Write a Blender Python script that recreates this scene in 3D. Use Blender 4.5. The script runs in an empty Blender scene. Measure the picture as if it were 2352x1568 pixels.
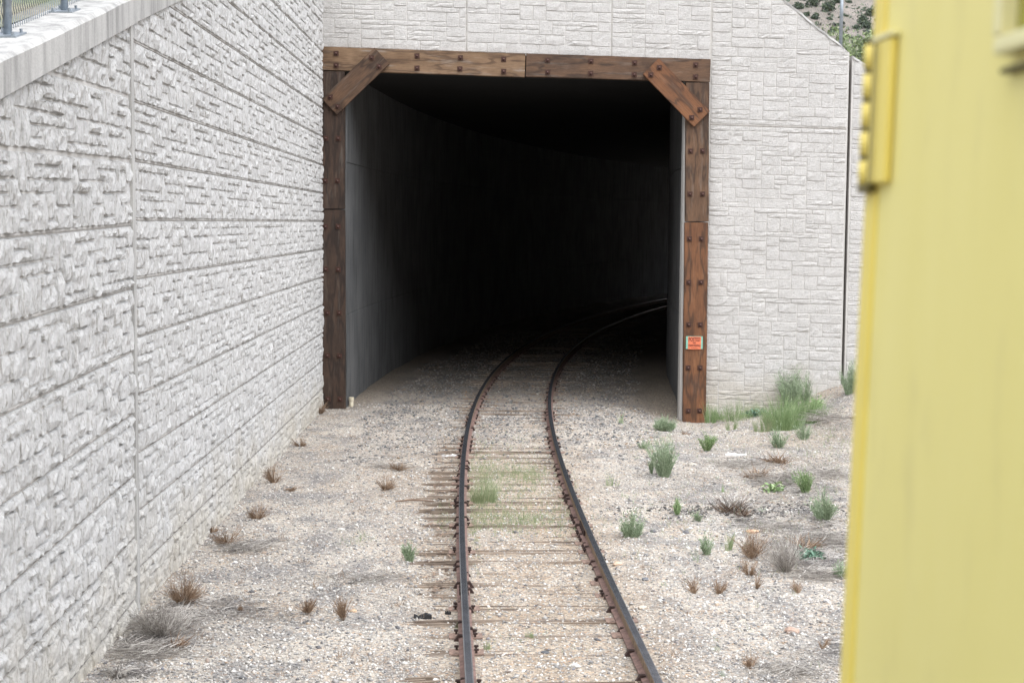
import bpy, bmesh, math, random
import numpy as np
from mathutils import Vector, Matrix
rnd = random.Random(7)
nr = np.random.RandomState(11)
sc = bpy.context.scene
C = sc.collection

# ------------------------------------------------------------------ camera, world, sun, exposure
F, CX, CY, H = 3420., 1176., 784., 3.8            # focal length and centre in 2352-px units, eye height
PITCH, ROLL = math.atan(272/F), math.radians(0.45)
_f = np.array([0, math.cos(PITCH), -math.sin(PITCH)]); _r = np.array([1., 0, 0]); _u = np.cross(_r, _f)
R_ = math.cos(ROLL)*_r+math.sin(ROLL)*_u; U_ = -math.sin(ROLL)*_r+math.cos(ROLL)*_u
cam = bpy.data.cameras.new('camera'); co = bpy.data.objects.new('camera', cam); C.objects.link(co)
co.matrix_world = Matrix(((R_[0], U_[0], -_f[0], 0), (R_[1], U_[1], -_f[1], 0), (R_[2], U_[2], -_f[2], H), (0, 0, 0, 1)))
cam.sensor_width = 36; cam.lens = 36*F/2352; cam.clip_start = 0.05; cam.clip_end = 2000
cam.dof.use_dof = True; cam.dof.focus_distance = 20.0; cam.dof.aperture_fstop = 52.35/11.5
sc.camera = co
w = bpy.data.worlds.new('World'); sc.world = w; w.use_nodes = True
nt = w.node_tree; nt.nodes.clear()
SUN_EL, SUN_AZ = math.radians(62), math.radians(152)   # azimuth measured from +Y clockwise
sky = nt.nodes.new('ShaderNodeTexSky'); sky.sky_type = 'NISHITA'; sky.sun_disc = False
sky.sun_elevation = SUN_EL; sky.sun_rotation = SUN_AZ
hs = nt.nodes.new('ShaderNodeHueSaturation'); hs.inputs['Saturation'].default_value = 0.24
bg = nt.nodes.new('ShaderNodeBackground'); bg.inputs['Strength'].default_value = 0.15
wo = nt.nodes.new('ShaderNodeOutputWorld')
nt.links.new(sky.outputs[0], hs.inputs['Color']); nt.links.new(hs.outputs[0], bg.inputs[0]); nt.links.new(bg.outputs[0], wo.inputs[0])
sd = bpy.data.lights.new('sun', 'SUN'); sd.energy = 1.5; sd.angle = math.radians(95); sd.color = (1, .985, .965)
so = bpy.data.objects.new('sun', sd); C.objects.link(so)
sv = Vector((math.sin(SUN_AZ)*math.cos(SUN_EL), math.cos(SUN_AZ)*math.cos(SUN_EL), math.sin(SUN_EL)))
so.rotation_euler = (-sv).to_track_quat('-Z', 'Y').to_euler(); so.location = (0, 0, 30)
sc.view_settings.view_transform = 'Standard'; sc.view_settings.look = 'None'
sc.view_settings.exposure = 1.48; sc.view_settings.gamma = 1; sc.view_settings.use_curve_mapping = False
sc.cycles.max_bounces = 8; sc.cycles.diffuse_bounces = 5

# ------------------------------------------------------------------ helpers
def ray(px, py): return R_*(px-CX)/F-U_*(py-CY)/F+_f
def at_y(px, py, y):
    d = ray(px, py); t = y/d[1]; return Vector((d[0]*t, y, H+d[2]*t))
def at_g(px, py):                                  # where a sight line meets the ground
    d = ray(px, py); ts = np.arange(8., 30.25, .08)/d[1]; f = H+d[2]*ts-g(d[0]*ts, d[1]*ts)
    hit = np.nonzero(f < 0)[0]
    if len(hit): k = hit[0]; t = ts[k] if k == 0 else ts[k-1]+(ts[k]-ts[k-1])*f[k-1]/(f[k-1]-f[k])
    elif abs(px-1176) < 385 and py < 945: t = -H/d[2]
    else: t = 30.2/d[1]
    return Vector((d[0]*t, d[1]*t, float(g(d[0]*t, d[1]*t))))
def proj(p):
    q = np.array(p, float)-np.array([0, 0, H]); k = q@_f
    return CX+F*(q@R_)/k, CY-F*(q@U_)/k, k
def empty(name, label, cat, loc=(0, 0, 0), group=None, rz=0):
    o = bpy.data.objects.new(name, None); C.objects.link(o); o.empty_display_size = .2
    o.location = loc; o.rotation_euler = (0, 0, rz); o['label'] = label; o['category'] = cat
    if group: o['group'] = group
    return o
def tag(o, label=None, cat=None, group=None, kind=None):
    for k, v in (('label', label), ('category', cat), ('group', group), ('kind', kind)):
        if v: o[k] = v
    return o
def link(name, me, parent=None):
    o = bpy.data.objects.new(name, me); C.objects.link(o)
    if parent: o.parent = parent
    return o
def mesh(name, V, Fc, mats, parent=None, midx=None, smooth=False):
    me = bpy.data.meshes.new(name); me.from_pydata([tuple(v) for v in V], [], Fc)
    for m in (mats if isinstance(mats, (list, tuple)) else [mats]): me.materials.append(m)
    if midx is not None: me.polygons.foreach_set('material_index', midx)
    if smooth: me.polygons.foreach_set('use_smooth', [True]*len(me.polygons))
    me.update(); return link(name, me, parent)
def np_tris(name, V, T, mat, parent=None):
    me = bpy.data.meshes.new(name); n = len(T)
    me.vertices.add(len(V)); me.vertices.foreach_set('co', np.asarray(V, np.float32).ravel())
    me.loops.add(n*3); me.loops.foreach_set('vertex_index', np.asarray(T, np.int32).ravel())
    me.polygons.add(n); me.polygons.foreach_set('loop_start', np.arange(0, n*3, 3, dtype=np.int32))
    me.materials.append(mat); me.update(calc_edges=True); me.validate(); return link(name, me, parent)
class MB:
    def __init__(s): s.V = []; s.F = []; s.M = []
    def add(s, V, Fc, m=0):
        b = len(s.V); s.V += [tuple(v) for v in V]; s.F += [tuple(i+b for i in f) for f in Fc]; s.M += [m]*len(Fc); return s
    def box(s, lo, hi, m=0, xf=None, bev=0):
        x0, y0, z0 = lo; x1, y1, z1 = hi
        if bev:
            bm = bmesh.new(); bmesh.ops.create_cube(bm, size=1)
            for v in bm.verts: v.co = Vector(((x0+x1)/2+v.co.x*(x1-x0), (y0+y1)/2+v.co.y*(y1-y0), (z0+z1)/2+v.co.z*(z1-z0)))
            bmesh.ops.bevel(bm, geom=bm.edges[:], offset=bev, segments=2, affect='EDGES', profile=.6)
            V = [v.co.copy() for v in bm.verts]; Fc = [[v.index for v in f.verts] for f in bm.faces]; bm.free()
        else:
            V = [Vector(p) for p in ((x0,y0,z0),(x1,y0,z0),(x1,y1,z0),(x0,y1,z0),(x0,y0,z1),(x1,y0,z1),(x1,y1,z1),(x0,y1,z1))]
            Fc = [(0,3,2,1),(4,5,6,7),(0,1,5,4),(1,2,6,5),(2,3,7,6),(3,0,4,7)]
        if xf: V = [xf@v for v in V]
        return s.add(V, Fc, m)
    def tube(s, pts, r, n=8, m=0, cap=True):
        pts = [Vector(p) for p in pts]; rs = r if isinstance(r, (list, tuple)) else [r]*len(pts); V = []
        for i, p in enumerate(pts):
            t = (pts[min(i+1, len(pts)-1)]-pts[max(i-1, 0)]).normalized()
            a = t.orthogonal().normalized() if abs(t.z) > .9 else Vector((0, 0, 1)).cross(t).normalized()
            b = t.cross(a)
            V += [p+(a*math.cos(k*2*math.pi/n)+b*math.sin(k*2*math.pi/n))*rs[i] for k in range(n)]
        Fc = [(i*n+k, i*n+(k+1) % n, (i+1)*n+(k+1) % n, (i+1)*n+k) for i in range(len(pts)-1) for k in range(n)]
        if cap: Fc += [tuple(range(n-1, -1, -1)), tuple(range((len(pts)-1)*n, len(pts)*n))]
        return s.add(V, Fc, m)
    def obj(s, name, mats, parent=None, smooth=False): return mesh(name, s.V, s.F, mats, parent, s.M, smooth)

# ------------------------------------------------------------------ materials
class NT:
    def __init__(s, name):
        s.m = bpy.data.materials.new(name); s.m.use_nodes = True; s.t = s.m.node_tree; s.b = s.t.nodes['Principled BSDF']
    def n(s, k, **kw):
        o = s.t.nodes.new('ShaderNode'+k)
        for a, v in kw.items():
            if a in o.inputs: o.inputs[a].default_value = v
            else: setattr(o, a, v)
        return o
    def l(s, a, b): s.t.links.new(a, b)
    def co(s, scale=(1, 1, 1)):
        c = s.n('TexCoord'); m = s.n('Mapping'); m.inputs['Scale'].default_value = scale; s.l(c.outputs['Object'], m.inputs[0]); return m.outputs[0]
    def noise(s, vec, sc_, det=4, rough=.6):
        o = s.n('TexNoise'); o.inputs['Scale'].default_value = sc_; o.inputs['Detail'].default_value = det; o.inputs['Roughness'].default_value = rough
        s.l(vec, o.inputs['Vector']); return o.outputs['Fac']
    def ramp(s, fac, stops, interp='LINEAR'):
        o = s.n('ValToRGB'); o.color_ramp.interpolation = interp; e = o.color_ramp.elements
        while len(e) < len(stops): e.new(.5)
        for i, (p, c) in enumerate(stops):
            e[i].position = p; e[i].color = (c, c, c, 1) if isinstance(c, (int, float)) else (*c, 1)
        s.l(fac, o.inputs[0]); return o.outputs[0]
    def mix(s, fac, a, b, mode='MIX'):
        o = s.n('Mix', data_type='RGBA', blend_type=mode)
        for v, i in ((fac, 0), (a, 6), (b, 7)):
            if isinstance(v, (int, float)): o.inputs[i].default_value = v
            elif isinstance(v, tuple): o.inputs[i].default_value = (*v, 1)
            else: s.l(v, o.inputs[i])
        return o.outputs[2]
    def fin(s, col, rough=.9, bump=None, dist=.01, strength=1, metal=0):
        if isinstance(col, tuple): s.b.inputs['Base Color'].default_value = (*col, 1)
        else: s.l(col, s.b.inputs['Base Color'])
        if isinstance(rough, (int, float)): s.b.inputs['Roughness'].default_value = rough
        else: s.l(rough, s.b.inputs['Roughness'])
        s.b.inputs['Metallic'].default_value = metal
        if bump is not None:
            o = s.n('Bump'); o.inputs['Distance'].default_value = dist; o.inputs['Strength'].default_value = strength
            s.l(bump, o.inputs['Height']); s.l(o.outputs[0], s.b.inputs['Normal'])
        return s.m
def m_stone(name, base, tint, bs=1., speck=.5, var=.1, pits=.3, zs=.3):
    s = NT(name); c = s.co(); g1 = s.n('NewGeometry')
    isl = s.ramp(g1.outputs['Random Per Island'], [(0, 1-var), (1, 1+var*.4)])
    n1 = s.noise(c, 1.3, 5); n2 = s.noise(c, 38, 6, .7); n3 = s.noise(s.co((1, 1, .25)), 9, 5, .65)
    col = s.mix(s.ramp(n1, [(.35, 0.), (.7, 1.)]), base, tint)
    col = s.mix(1, col, isl, 'MULTIPLY')
    col = s.mix(1, col, s.ramp(n2, [(.3, .74), (.5, 1.), (.7, 1.03)]), 'MULTIPLY')
    col = s.mix(speck, col, s.ramp(n3, [(.3, .66), (.46, 1.)]), 'MULTIPLY')
    col = s.mix(pits, col, s.mix(1, col, s.ramp(s.noise(s.co((1, 1, zs)), 30, 5, .7), [(.37, (.46, .42, .37)), (.46, (1, 1, 1))]), 'MULTIPLY'))  # tiny dark strokes paint in the shaded undersides of chips
    v = s.n('TexVoronoi'); v.inputs['Scale'].default_value = 5; s.l(c, v.inputs['Vector'])
    col = s.mix(1, col, s.ramp(v.outputs['Distance'], [(.02, .55), (.055, 1.)]), 'MULTIPLY')
    mz = s.n('SeparateXYZ'); tc = s.n('TexCoord'); s.l(tc.outputs['Object'], mz.inputs[0])
    mth = s.n('Math', operation='MULTIPLY_ADD'); mth.inputs[1].default_value = .5; s.l(n1, mth.inputs[2]); s.l(mz.outputs[2], mth.inputs[0])
    col = s.mix(1, col, s.ramp(mth.outputs[0], [(.35, (.93, .87, .76)), (1., (1, 1, 1))]), 'MULTIPLY')  # splashed soil at the foot
    b = s.mix(.5, s.noise(s.co((1, 1, zs**.5)), 14, 8, .75), s.noise(s.co((1, 1, zs)), 30, 6, .7))
    return s.fin(col, .93, b, .09*bs, 1)
M_left = m_stone('cast_stone_white', (.76, .76, .755), (.80, .80, .795), 1.2, .45, .05, .6, .2)
M_fac = m_stone('cast_stone_pale', (.585, .575, .56), (.645, .635, .62), .5, .2, .05, .12, 2.2)
def m_conc(name, a, b, streak, bs=1.):
    s = NT(name); c = s.co(); n1 = s.noise(s.co((1, 1, .12)), 7, 6, .65); n2 = s.noise(c, 60, 4); n3 = s.noise(c, .8, 4)
    col = s.mix(s.ramp(n3, [(.3, 0.), (.7, 1.)]), a, b)
    col = s.mix(1, col, s.ramp(n1, [(.33, 1-streak), (.55, 1.)]), 'MULTIPLY')
    col = s.mix(1, col, s.ramp(n2, [(.3, .85), (.6, 1.03)]), 'MULTIPLY')
    return s.fin(col, .9, s.mix(.5, n2, s.noise(c, 9, 5)), .006*bs, .7)
M_cope = m_conc('coping_concrete', (.40, .395, .385), (.50, .495, .48), .42)
M_mortar = m_conc('joint_concrete', (.54, .525, .50), (.62, .605, .585), .15, 2)
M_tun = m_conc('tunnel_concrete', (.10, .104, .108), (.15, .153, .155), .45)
M_roof = m_conc('dark_roof_concrete', (.008, .008, .008), (.016, .016, .016), .2)  # roof colour set near black to paint in the tunnel's darkness
def m_wood(name, a, b, dark, grey=.25, gs=1.):
    s = NT(name); oi = s.n('ObjectInfo'); add = s.n('VectorMath', operation='ADD'); tc = s.n('TexCoord')
    sc3 = s.n('VectorMath', operation='SCALE'); cx = s.n('CombineXYZ')
    for i in range(3): s.l(oi.outputs['Random'], cx.inputs[i])
    s.l(cx.outputs[0], sc3.inputs[0]); sc3.inputs['Scale'].default_value = 37
    s.l(tc.outputs['Object'], add.inputs[0]); s.l(sc3.outputs[0], add.inputs[1])
    def mp(v):
        m = s.n('Mapping'); m.inputs['Scale'].default_value = v; s.l(add.outputs[0], m.inputs[0]); return m.outputs[0]
    warp = s.noise(mp((.5, 1, 2.4)), 1.6, 3, .5)
    wm = s.n('Math', operation='MULTIPLY'); wm.inputs[1].default_value = 26; s.l(warp, wm.inputs[0])
    sn = s.n('Math', operation='SINE'); s.l(wm.outputs[0], sn.inputs[0])
    fine = s.noise(mp((1.2, 20, 26)), 4*gs, 5, .7); big = s.noise(mp((1, 1.5, 1.5)), 1.7, 5, .6)
    col = s.mix(s.ramp(big, [(.3, 0.), (.68, 1.)]), a, b)
    rings = s.n('MapRange'); rings.inputs['From Min'].default_value = -1; s.l(sn.outputs[0], rings.inputs['Value'])
    col = s.mix(s.ramp(rings.outputs[0], [(.0, .0), (.7, .15), (1., .75)]), col, dark)
    col = s.mix(1, col, s.ramp(fine, [(.3, .55), (.6, 1.12)]), 'MULTIPLY')
    col = s.mix(s.ramp(s.noise(mp((.6, 5, 5)), 2.2, 4), [(.55, 0.), (.75, grey)]), col, (.33, .29, .25))
    v = s.n('TexVoronoi'); v.inputs['Scale'].default_value = 1.6; s.l(mp((1, 1.6, 1.6)), v.inputs['Vector'])
    col = s.mix(s.ramp(v.outputs['Distance'], [(.03, .85), (.06, 0.)]), col, dark)
    return s.fin(col, .8, fine, .006, .8)
M_w_gold = m_wood('timber_golden_brown', (.155, .092, .05), (.25, .16, .095), (.075, .042, .024), .7)
M_w_brown = m_wood('timber_brown', (.075, .043, .027), (.15, .082, .045), (.035, .02, .013), .25)
M_w_red = m_wood('timber_red_brown', (.125, .052, .024), (.225, .098, .042), (.055, .028, .016), .12)
M_w_dark = m_wood('timber_dark', (.038, .023, .016), (.075, .043, .028), (.02, .012, .009), .18)
M_tie = m_wood('tie_wood', (.19, .145, .11), (.31, .25, .195), (.08, .055, .042), .9, 1.6)
def m_plain(name, col, rough=.6, metal=0, var=.15, ns=30, bump=.002):
    s = NT(name); c = s.co(); n = s.noise(c, ns, 5); col2 = tuple(x*(1-var*2) for x in col); col3 = tuple(min(1, x*(1+var)) for x in col)
    return s.fin(s.mix(s.ramp(n, [(.3, 0.), (.7, 1.)]), col2, col3), rough, n, bump, .6, metal)
M_rust = m_plain('rusty_steel', (.075, .034, .024), .75, .2, .3, 60)
M_nut = m_plain('bolt_head', (.20, .12, .11), .4, .7, .25, 90)
M_railside = m_plain('rail_side_rust', (.26, .19, .13), .8, 0, .2, 14)
M_railfoot = m_plain('rail_foot_rust', (.22, .14, .12), .8, 0, .25, 14)
M_railtop = m_plain('rail_head_steel', (.27, .285, .32), .27, .9, .12, 6, .0003)
M_plate = m_plain('tie_plate_rust', (.26, .18, .145), .85, 0, .3, 30)
M_anchor = m_plain('anchor_rust', (.05, .028, .024), .85, 0, .3, 30)
M_galv = m_plain('galvanized_steel', (.34, .38, .42), .45, .7, .12, 20)
M_wire = m_plain('galvanized_wire', (.24, .27, .30), .5, .5, .15, 40)
M_pvc = m_plain('cream_plastic', (.62, .56, .43), .5, 0, .08, 20)
M_white = m_plain('white_plastic', (.75, .76, .78), .4, 0, .08, 20)
M_black = m_plain('black_rag', (.02, .02, .022), .9, 0, .3, 20)
M_deck = m_plain('dark_deck', (.06, .06, .055), .9, 0, .2, 8)
def m_yellow(name, a, b):
    s = NT(name); c = s.co((1, 1, .25)); n = s.noise(c, 3.5, 5); c2 = s.co(); v = s.noise(s.co((1, 1, .4)), 11, 3)
    col = s.mix(s.ramp(n, [(.35, 0.), (.7, 1.)]), a, b)
    col = s.mix(s.ramp(v, [(.56, 0.), (.72, .18)]), col, (.42, .36, .16))
    return s.fin(col, .5, s.noise(c2, 3, 3), .004, .5)
M_yel = m_yellow('pale_yellow_paint', (.75, .665, .225), (.79, .71, .27))
M_yel2 = m_yellow('yellow_paint', (.76, .62, .13), (.80, .66, .17))
M_yel3 = m_plain('cream_paint', (.78, .73, .40), .5, 0, .05, 5)
M_rec = m_plain('dark_yellow_recess', (.14, .115, .03), .7, 0, .3, 30)  # dark yellow for the hinge strips, pin and window sill
M_glass = m_plain('window_glass', (.30, .28, .05), .08, 0, .05, 2, .0001)

def m_ground():
    s = NT('gravel_soil'); tc = s.n('TexCoord'); P = tc.outputs['Object']
    def mp(v):
        m = s.n('Mapping'); m.inputs['Scale'].default_value = v; s.l(P, m.inputs[0]); return m.outputs[0]
    big = s.noise(mp((.45, .30, 1)), 1, 5, .6); mid = s.noise(mp((1.6, 1.1, 1)), 1, 6, .65); fine = s.noise(mp((1, 1, 1)), 34, 6, .75)
    col = s.mix(s.ramp(big, [(.38, 0.), (.62, 1.)]), (.375, .35, .32), (.47, .44, .40))
    col = s.mix(s.ramp(mid, [(.47, 0.), (.60, .9)]), col, (.235, .23, .23))
    mid2 = s.noise(mp((.9, .6, 2)), 1.3, 5, .6)
    col = s.mix(s.ramp(mid2, [(.54, 0.), (.68, .6)]), col, (.38, .315, .25))
    # tan soil along the track, given by a vertex attribute that follows the bed
    at = s.n('Attribute', attribute_name='bed')
    col = s.mix(s.mix(1, at.outputs['Fac'], s.ramp(mid, [(.3, .2), (.6, .95)]), 'MULTIPLY'), col, (.37, .305, .235))
    sand = s.n('Attribute', attribute_name='sand')
    col = s.mix(sand.outputs['Fac'], col, (.32, .28, .23))
    so_ = s.n('Attribute', attribute_name='inner_shade'); col = s.mix(so_.outputs['Fac'], col, s.mix(1, col, (.5, .49, .48), 'MULTIPLY'))  # tunnel shade painted into the ground colour
    v = s.n('TexVoronoi'); v.inputs['Scale'].default_value = 42; s.l(P, v.inputs['Vector'])
    sp = s.n('SeparateColor'); s.l(v.outputs['Color'], sp.inputs[0])
    peb = s.ramp(sp.outputs[0], [(0, (.40, .39, .40)), (.18, (.62, .60, .58)), (.42, (.88, .86, .83)), (.62, (1.16, 1.12, 1.05)), (.82, (1.35, 1.32, 1.26)), (.93, (1.1, .82, .6)), (1, (.55, .58, .64))])
    col = s.mix(.8, col, peb, 'MULTIPLY')
    col = s.mix(.8, col, s.ramp(fine, [(.3, .6), (.5, 1.), (.7, 1.15)]), 'MULTIPLY')
    hgt = s.mix(.5, s.ramp(v.outputs['Distance'], [(0, 1.), (.6, 0.)]), fine)
    return s.fin(col, .95, hgt, .02, 1)
M_ground = m_ground()
def m_peb(name, stops):
    s = NT(name); g1 = s.n('NewGeometry'); return s.fin(s.mix(.35, s.ramp(g1.outputs['Random Per Island'], stops), s.ramp(s.noise(s.co(), 60, 3), [(.3, .5), (.7, 1.2)]), 'MULTIPLY'), .85)
M_peb = m_peb('gravel', [(0, (.11, .11, .12)), (.15, (.25, .245, .24)), (.4, (.36, .35, .34)), (.6, (.50, .48, .45)), (.78, (.68, .66, .63)), (.92, (.68, .66, .63)), (.97, (.42, .31, .22)), (1, (.20, .21, .25))])
M_bal = m_peb('ballast', [(0, (.06, .065, .075)), (.25, (.12, .125, .13)), (.5, (.20, .195, .19)), (.75, (.30, .285, .265)), (.9, (.26, .18, .11)), (1, (.42, .41, .38))])
def m_leaf(name, stops, trans=.25):
    s = NT(name); g1 = s.n('NewGeometry'); col = s.ramp(g1.outputs['Random Per Island'], stops)
    s.fin(col, .7); return s.m
M_sage = m_leaf('sage_green_leaves', [(0, (.16, .225, .13)), (.5, (.28, .365, .23)), (1, (.42, .49, .35))])
M_green = m_leaf('bright_green_leaves', [(0, (.12, .20, .075)), (.5, (.22, .33, .14)), (1, (.38, .47, .26))])
M_grass = m_leaf('grass_green', [(0, (.16, .22, .10)), (.5, (.26, .33, .17)), (1, (.42, .44, .29))])
M_teal = m_leaf('teal_green_leaves', [(0, (.08, .16, .11)), (.5, (.14, .25, .18)), (1, (.25, .36, .28))])
M_dry = m_leaf('dry_grey_twigs', [(0, (.15, .135, .125)), (.45, (.36, .335, .31)), (1, (.62, .59, .55))])
M_drydk = m_leaf('dark_grey_straw', [(0, (.05, .045, .045)), (.6, (.12, .108, .102)), (1, (.24, .22, .20))])  # darker grey straw mixed into the paler mats
M_drybr = m_leaf('dry_brown_stems', [(0, (.14, .085, .055)), (.5, (.28, .19, .125)), (1, (.42, .32, .23))])
M_wchip = m_leaf('wood_splinters', [(0, (.05, .035, .028)), (.5, (.16, .105, .075)), (1, (.30, .22, .16))])
M_junip = m_leaf('juniper_green', [(0, (.045, .068, .045)), (.5, (.075, .105, .065)), (1, (.12, .15, .09))])
M_leafy = m_leaf('spring_green_leaves', [(0, (.12, .165, .075)), (.5, (.20, .26, .12)), (1, (.31, .37, .19))])
M_bark = m_plain('bark', (.10, .075, .055), .9, 0, .3, 20)
def m_hill():
    s = NT('hill_soil'); c = s.co(); n = s.noise(c, .12, 6, .65); f = s.noise(c, 2.2, 6, .7)
    col = s.mix(s.ramp(n, [(.35, 0.), (.65, 1.)]), (.185, .16, .14), (.26, .225, .20))
    col = s.mix(s.ramp(f, [(.5, 0.), (.62, .8)]), col, (.145, .145, .12))
    col = s.mix(s.ramp(s.noise(c, 6, 3), [(.58, 0.), (.7, .6)]), col, (.32, .30, .285))
    return s.fin(col, .95, f, .3, .8)
M_hill = m_hill()
def m_bank():
    s = NT('bank_soil'); c = s.co(); n = s.noise(c, .5, 6, .65); f = s.noise(c, 12, 6, .7)
    col = s.mix(s.ramp(n, [(.35, 0.), (.6, 1.)]), (.33, .29, .23), (.20, .23, .14))
    col = s.mix(.6, col, s.ramp(f, [(.3, .5), (.7, 1.3)]), 'MULTIPLY'); return s.fin(col, .95, f, .05, .8)
M_bank = m_bank()

# ------------------------------------------------------------------ track axis and ground heights
_cy = np.array([-12, 0, 11.6, 16, 21, 24.5, 28.3, 32.4, 37.8, 44.5, 54.8, 65.2])
_cx = np.array([1.55, .98, .43, .235, .06, -.01, -.01, .09, .42, 1.18, 3.05, 5.75])
from math import pi
_pf = np.polyfit(_cy, _cx, 6)
path = [(_x, _y) for _x, _y in ((float(np.polyval(_pf, y)), float(y)) for y in np.arange(-12, 64, .5))]
ang = math.atan2(path[-1][0]-path[-3][0], 1.0)
x, y = path[-1]
while len(path) < 152+86:
    ang += .5*.0100; x += .5*math.sin(ang); y += .5*math.cos(ang); path.append((x, y))
path = np.array(path)
_d = np.gradient(path, axis=0); _d /= np.linalg.norm(_d, axis=1)[:, None]
nrm = np.stack([_d[:, 1], -_d[:, 0]], 1)                       # to the right of travel
arc = np.concatenate([[0], np.cumsum(np.linalg.norm(np.diff(path, axis=0), axis=1))])
def cxy(y): return np.interp(y, path[:190, 1], path[:190, 0])
def off(i, d): return path[i]+nrm[i]*d
def nz(x, y, f, ph=0.):
    return (np.sin(x*f*1.3+1.7*np.sin(y*f*.9+ph)+ph)+np.sin(y*f*1.1+1.3*np.sin(x*f*1.2-ph)+2.1*ph)+.6*np.sin((x+y)*f*2.1+ph*3)+.5*np.sin((x-1.4*y)*f*2.9+ph))/3.1
def sm(a, b, v):
    t = np.clip((v-a)/(b-a), 0, 1); return t*t*(3-2*t)
def g(x, y):
    x = np.asarray(x, float); y = np.asarray(y, float); c = x-cxy(y)
    z = -.008+.018*nz(x, y, 1.1)+.010*nz(x, y, 4.2, 1.)+.006*nz(x, y, 11, 2.)
    bed = np.exp(-(np.abs(c)/1.15)**6); z = z*(1-.45*bed)-.001*bed
    z = z-.014*np.exp(-((c+1.12)/.25)**2)*sm(16, 18, y)*(1-sm(23, 25, y))-.004*np.exp(-((c+1.12)/.3)**2)*sm(11, 12, y)*(1-sm(16, 18, y))+.012*np.exp(-((np.abs(c)-1.3)/.2)**2)
    z = z+.028*sm(.83, .95, c)*(1-sm(23, 30, y))
    z = z-.24*np.exp(-((x-3.7)/1.2)**2-((y-29.6)/2.6)**2)*(y < 36)
    m = sm(5.1, 7.4, x)*sm(23.5, 29, y)*(1-sm(30.45, 30.8, y)); z = z+m*(.7+.06*nz(x, y, 3., 4.))
    z = z+.12*sm(5, 9, x)*(1-sm(24, 28, y))*(1+.3*nz(x, y, .9, 3))
    z = z+.06*np.exp(-((c+3.35)/.5)**2)*sm(30, 33, y)+.06*np.exp(-((c-3.35)/.5)**2)*sm(30, 33, y)
    return z

def axis(segs):
    o = []
    for a, b, st in segs: o += list(np.arange(a, b-1e-6, st))
    return np.array(o+[segs[-1][1]])
gx = axis([(-400, -40, 60), (-40, -4.4, 5), (-4.4, 9.0, .09), (9, 40, 4), (40, 400, 60)])
gy = axis([(-300, -20, 40), (-20, 6, 1.5), (6, 34, .11), (34, 60, .6), (60, 130, 5), (130, 1000, 120)])
GX, GY = np.meshgrid(gx, gy); GZ = g(GX, GY)
nx, ny = len(gx), len(gy); idx = np.arange(nx*ny).reshape(ny, nx)
a, b, c, d = idx[:-1, :-1].ravel(), idx[:-1, 1:].ravel(), idx[1:, 1:].ravel(), idx[1:, :-1].ravel()
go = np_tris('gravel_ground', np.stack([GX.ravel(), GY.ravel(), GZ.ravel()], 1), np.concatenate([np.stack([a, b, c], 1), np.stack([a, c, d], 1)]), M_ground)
tag(go, kind='structure')
cc = (GX-cxy(GY)).ravel()
at = go.data.attributes.new('bed', 'FLOAT', 'POINT')
at.data.foreach_set('value', (np.exp(-(np.abs(cc)/1.25)**4)*(1-sm(23, 27, GY.ravel()))*.9+.5*np.exp(-((cc+1.7)/.6)**2)*np.exp(-((GY.ravel()-22)/3.)**2)).astype(np.float32))
at = go.data.attributes.new('inner_shade', 'FLOAT', 'POINT'); at.data.foreach_set('value', (sm(29, 34, GY.ravel())*(np.abs(cc) < 4.5)).astype(np.float32))  # painted shade on the tunnel floor, ramping in from the mouth
at = go.data.attributes.new('sand', 'FLOAT', 'POINT')
yy = GY.ravel(); xx = GX.ravel()
at.data.foreach_set('value', ((np.exp(-((cc+3.3)/.45)**2)+np.exp(-((cc-3.2)/.6)**2))*sm(29.5, 31, yy)*.85+.8*np.exp(-((xx-5.2)/1.2)**2-((yy-26.2)/1.0)**2)).clip(0, 1).astype(np.float32))

# ------------------------------------------------------------------ stone-faced retaining walls
def pack(nu, nv, course, seed):
    r = random.Random(seed); occ = np.zeros((nu, nv), bool); out = []
    ch = [(3, 1), (4, 1), (4, 2), (3, 2), (5, 2), (4, 2), (2, 2), (3, 2), (5, 1), (3, 1), (2, 1), (2, 3), (3, 2), (1, 3), (4, 2), (5, 2), (4, 1)]
    for j in range(nv):
        for i in range(nu):
            if occ[i, j]: continue
            w_, h_ = r.choice(ch); h_ = min(h_, course-(j % course), nv-j); w_ = min(w_, nu-i)
            k = 0
            while k < w_ and not occ[i+k, j]: k += 1
            R0 = k
            while i+R0 < nu and not occ[i+R0, j]: R0 += 1
            w_ = k
            if R0-w_ == 1: w_ = R0 if R0 <= 5 else w_-1
            if w_ == 1 and R0 > 1: w_ = 2
            if w_ == 1 and h_ == 1 and r.random() < .4 and j+1 < nv and (j+1) % course: h_ = 2
            while h_ > 1 and occ[i:i+w_, j:j+h_].any(): h_ -= 1
            occ[i:i+w_, j:j+h_] = True; out.append((i, j, w_, h_))
    return out
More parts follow.
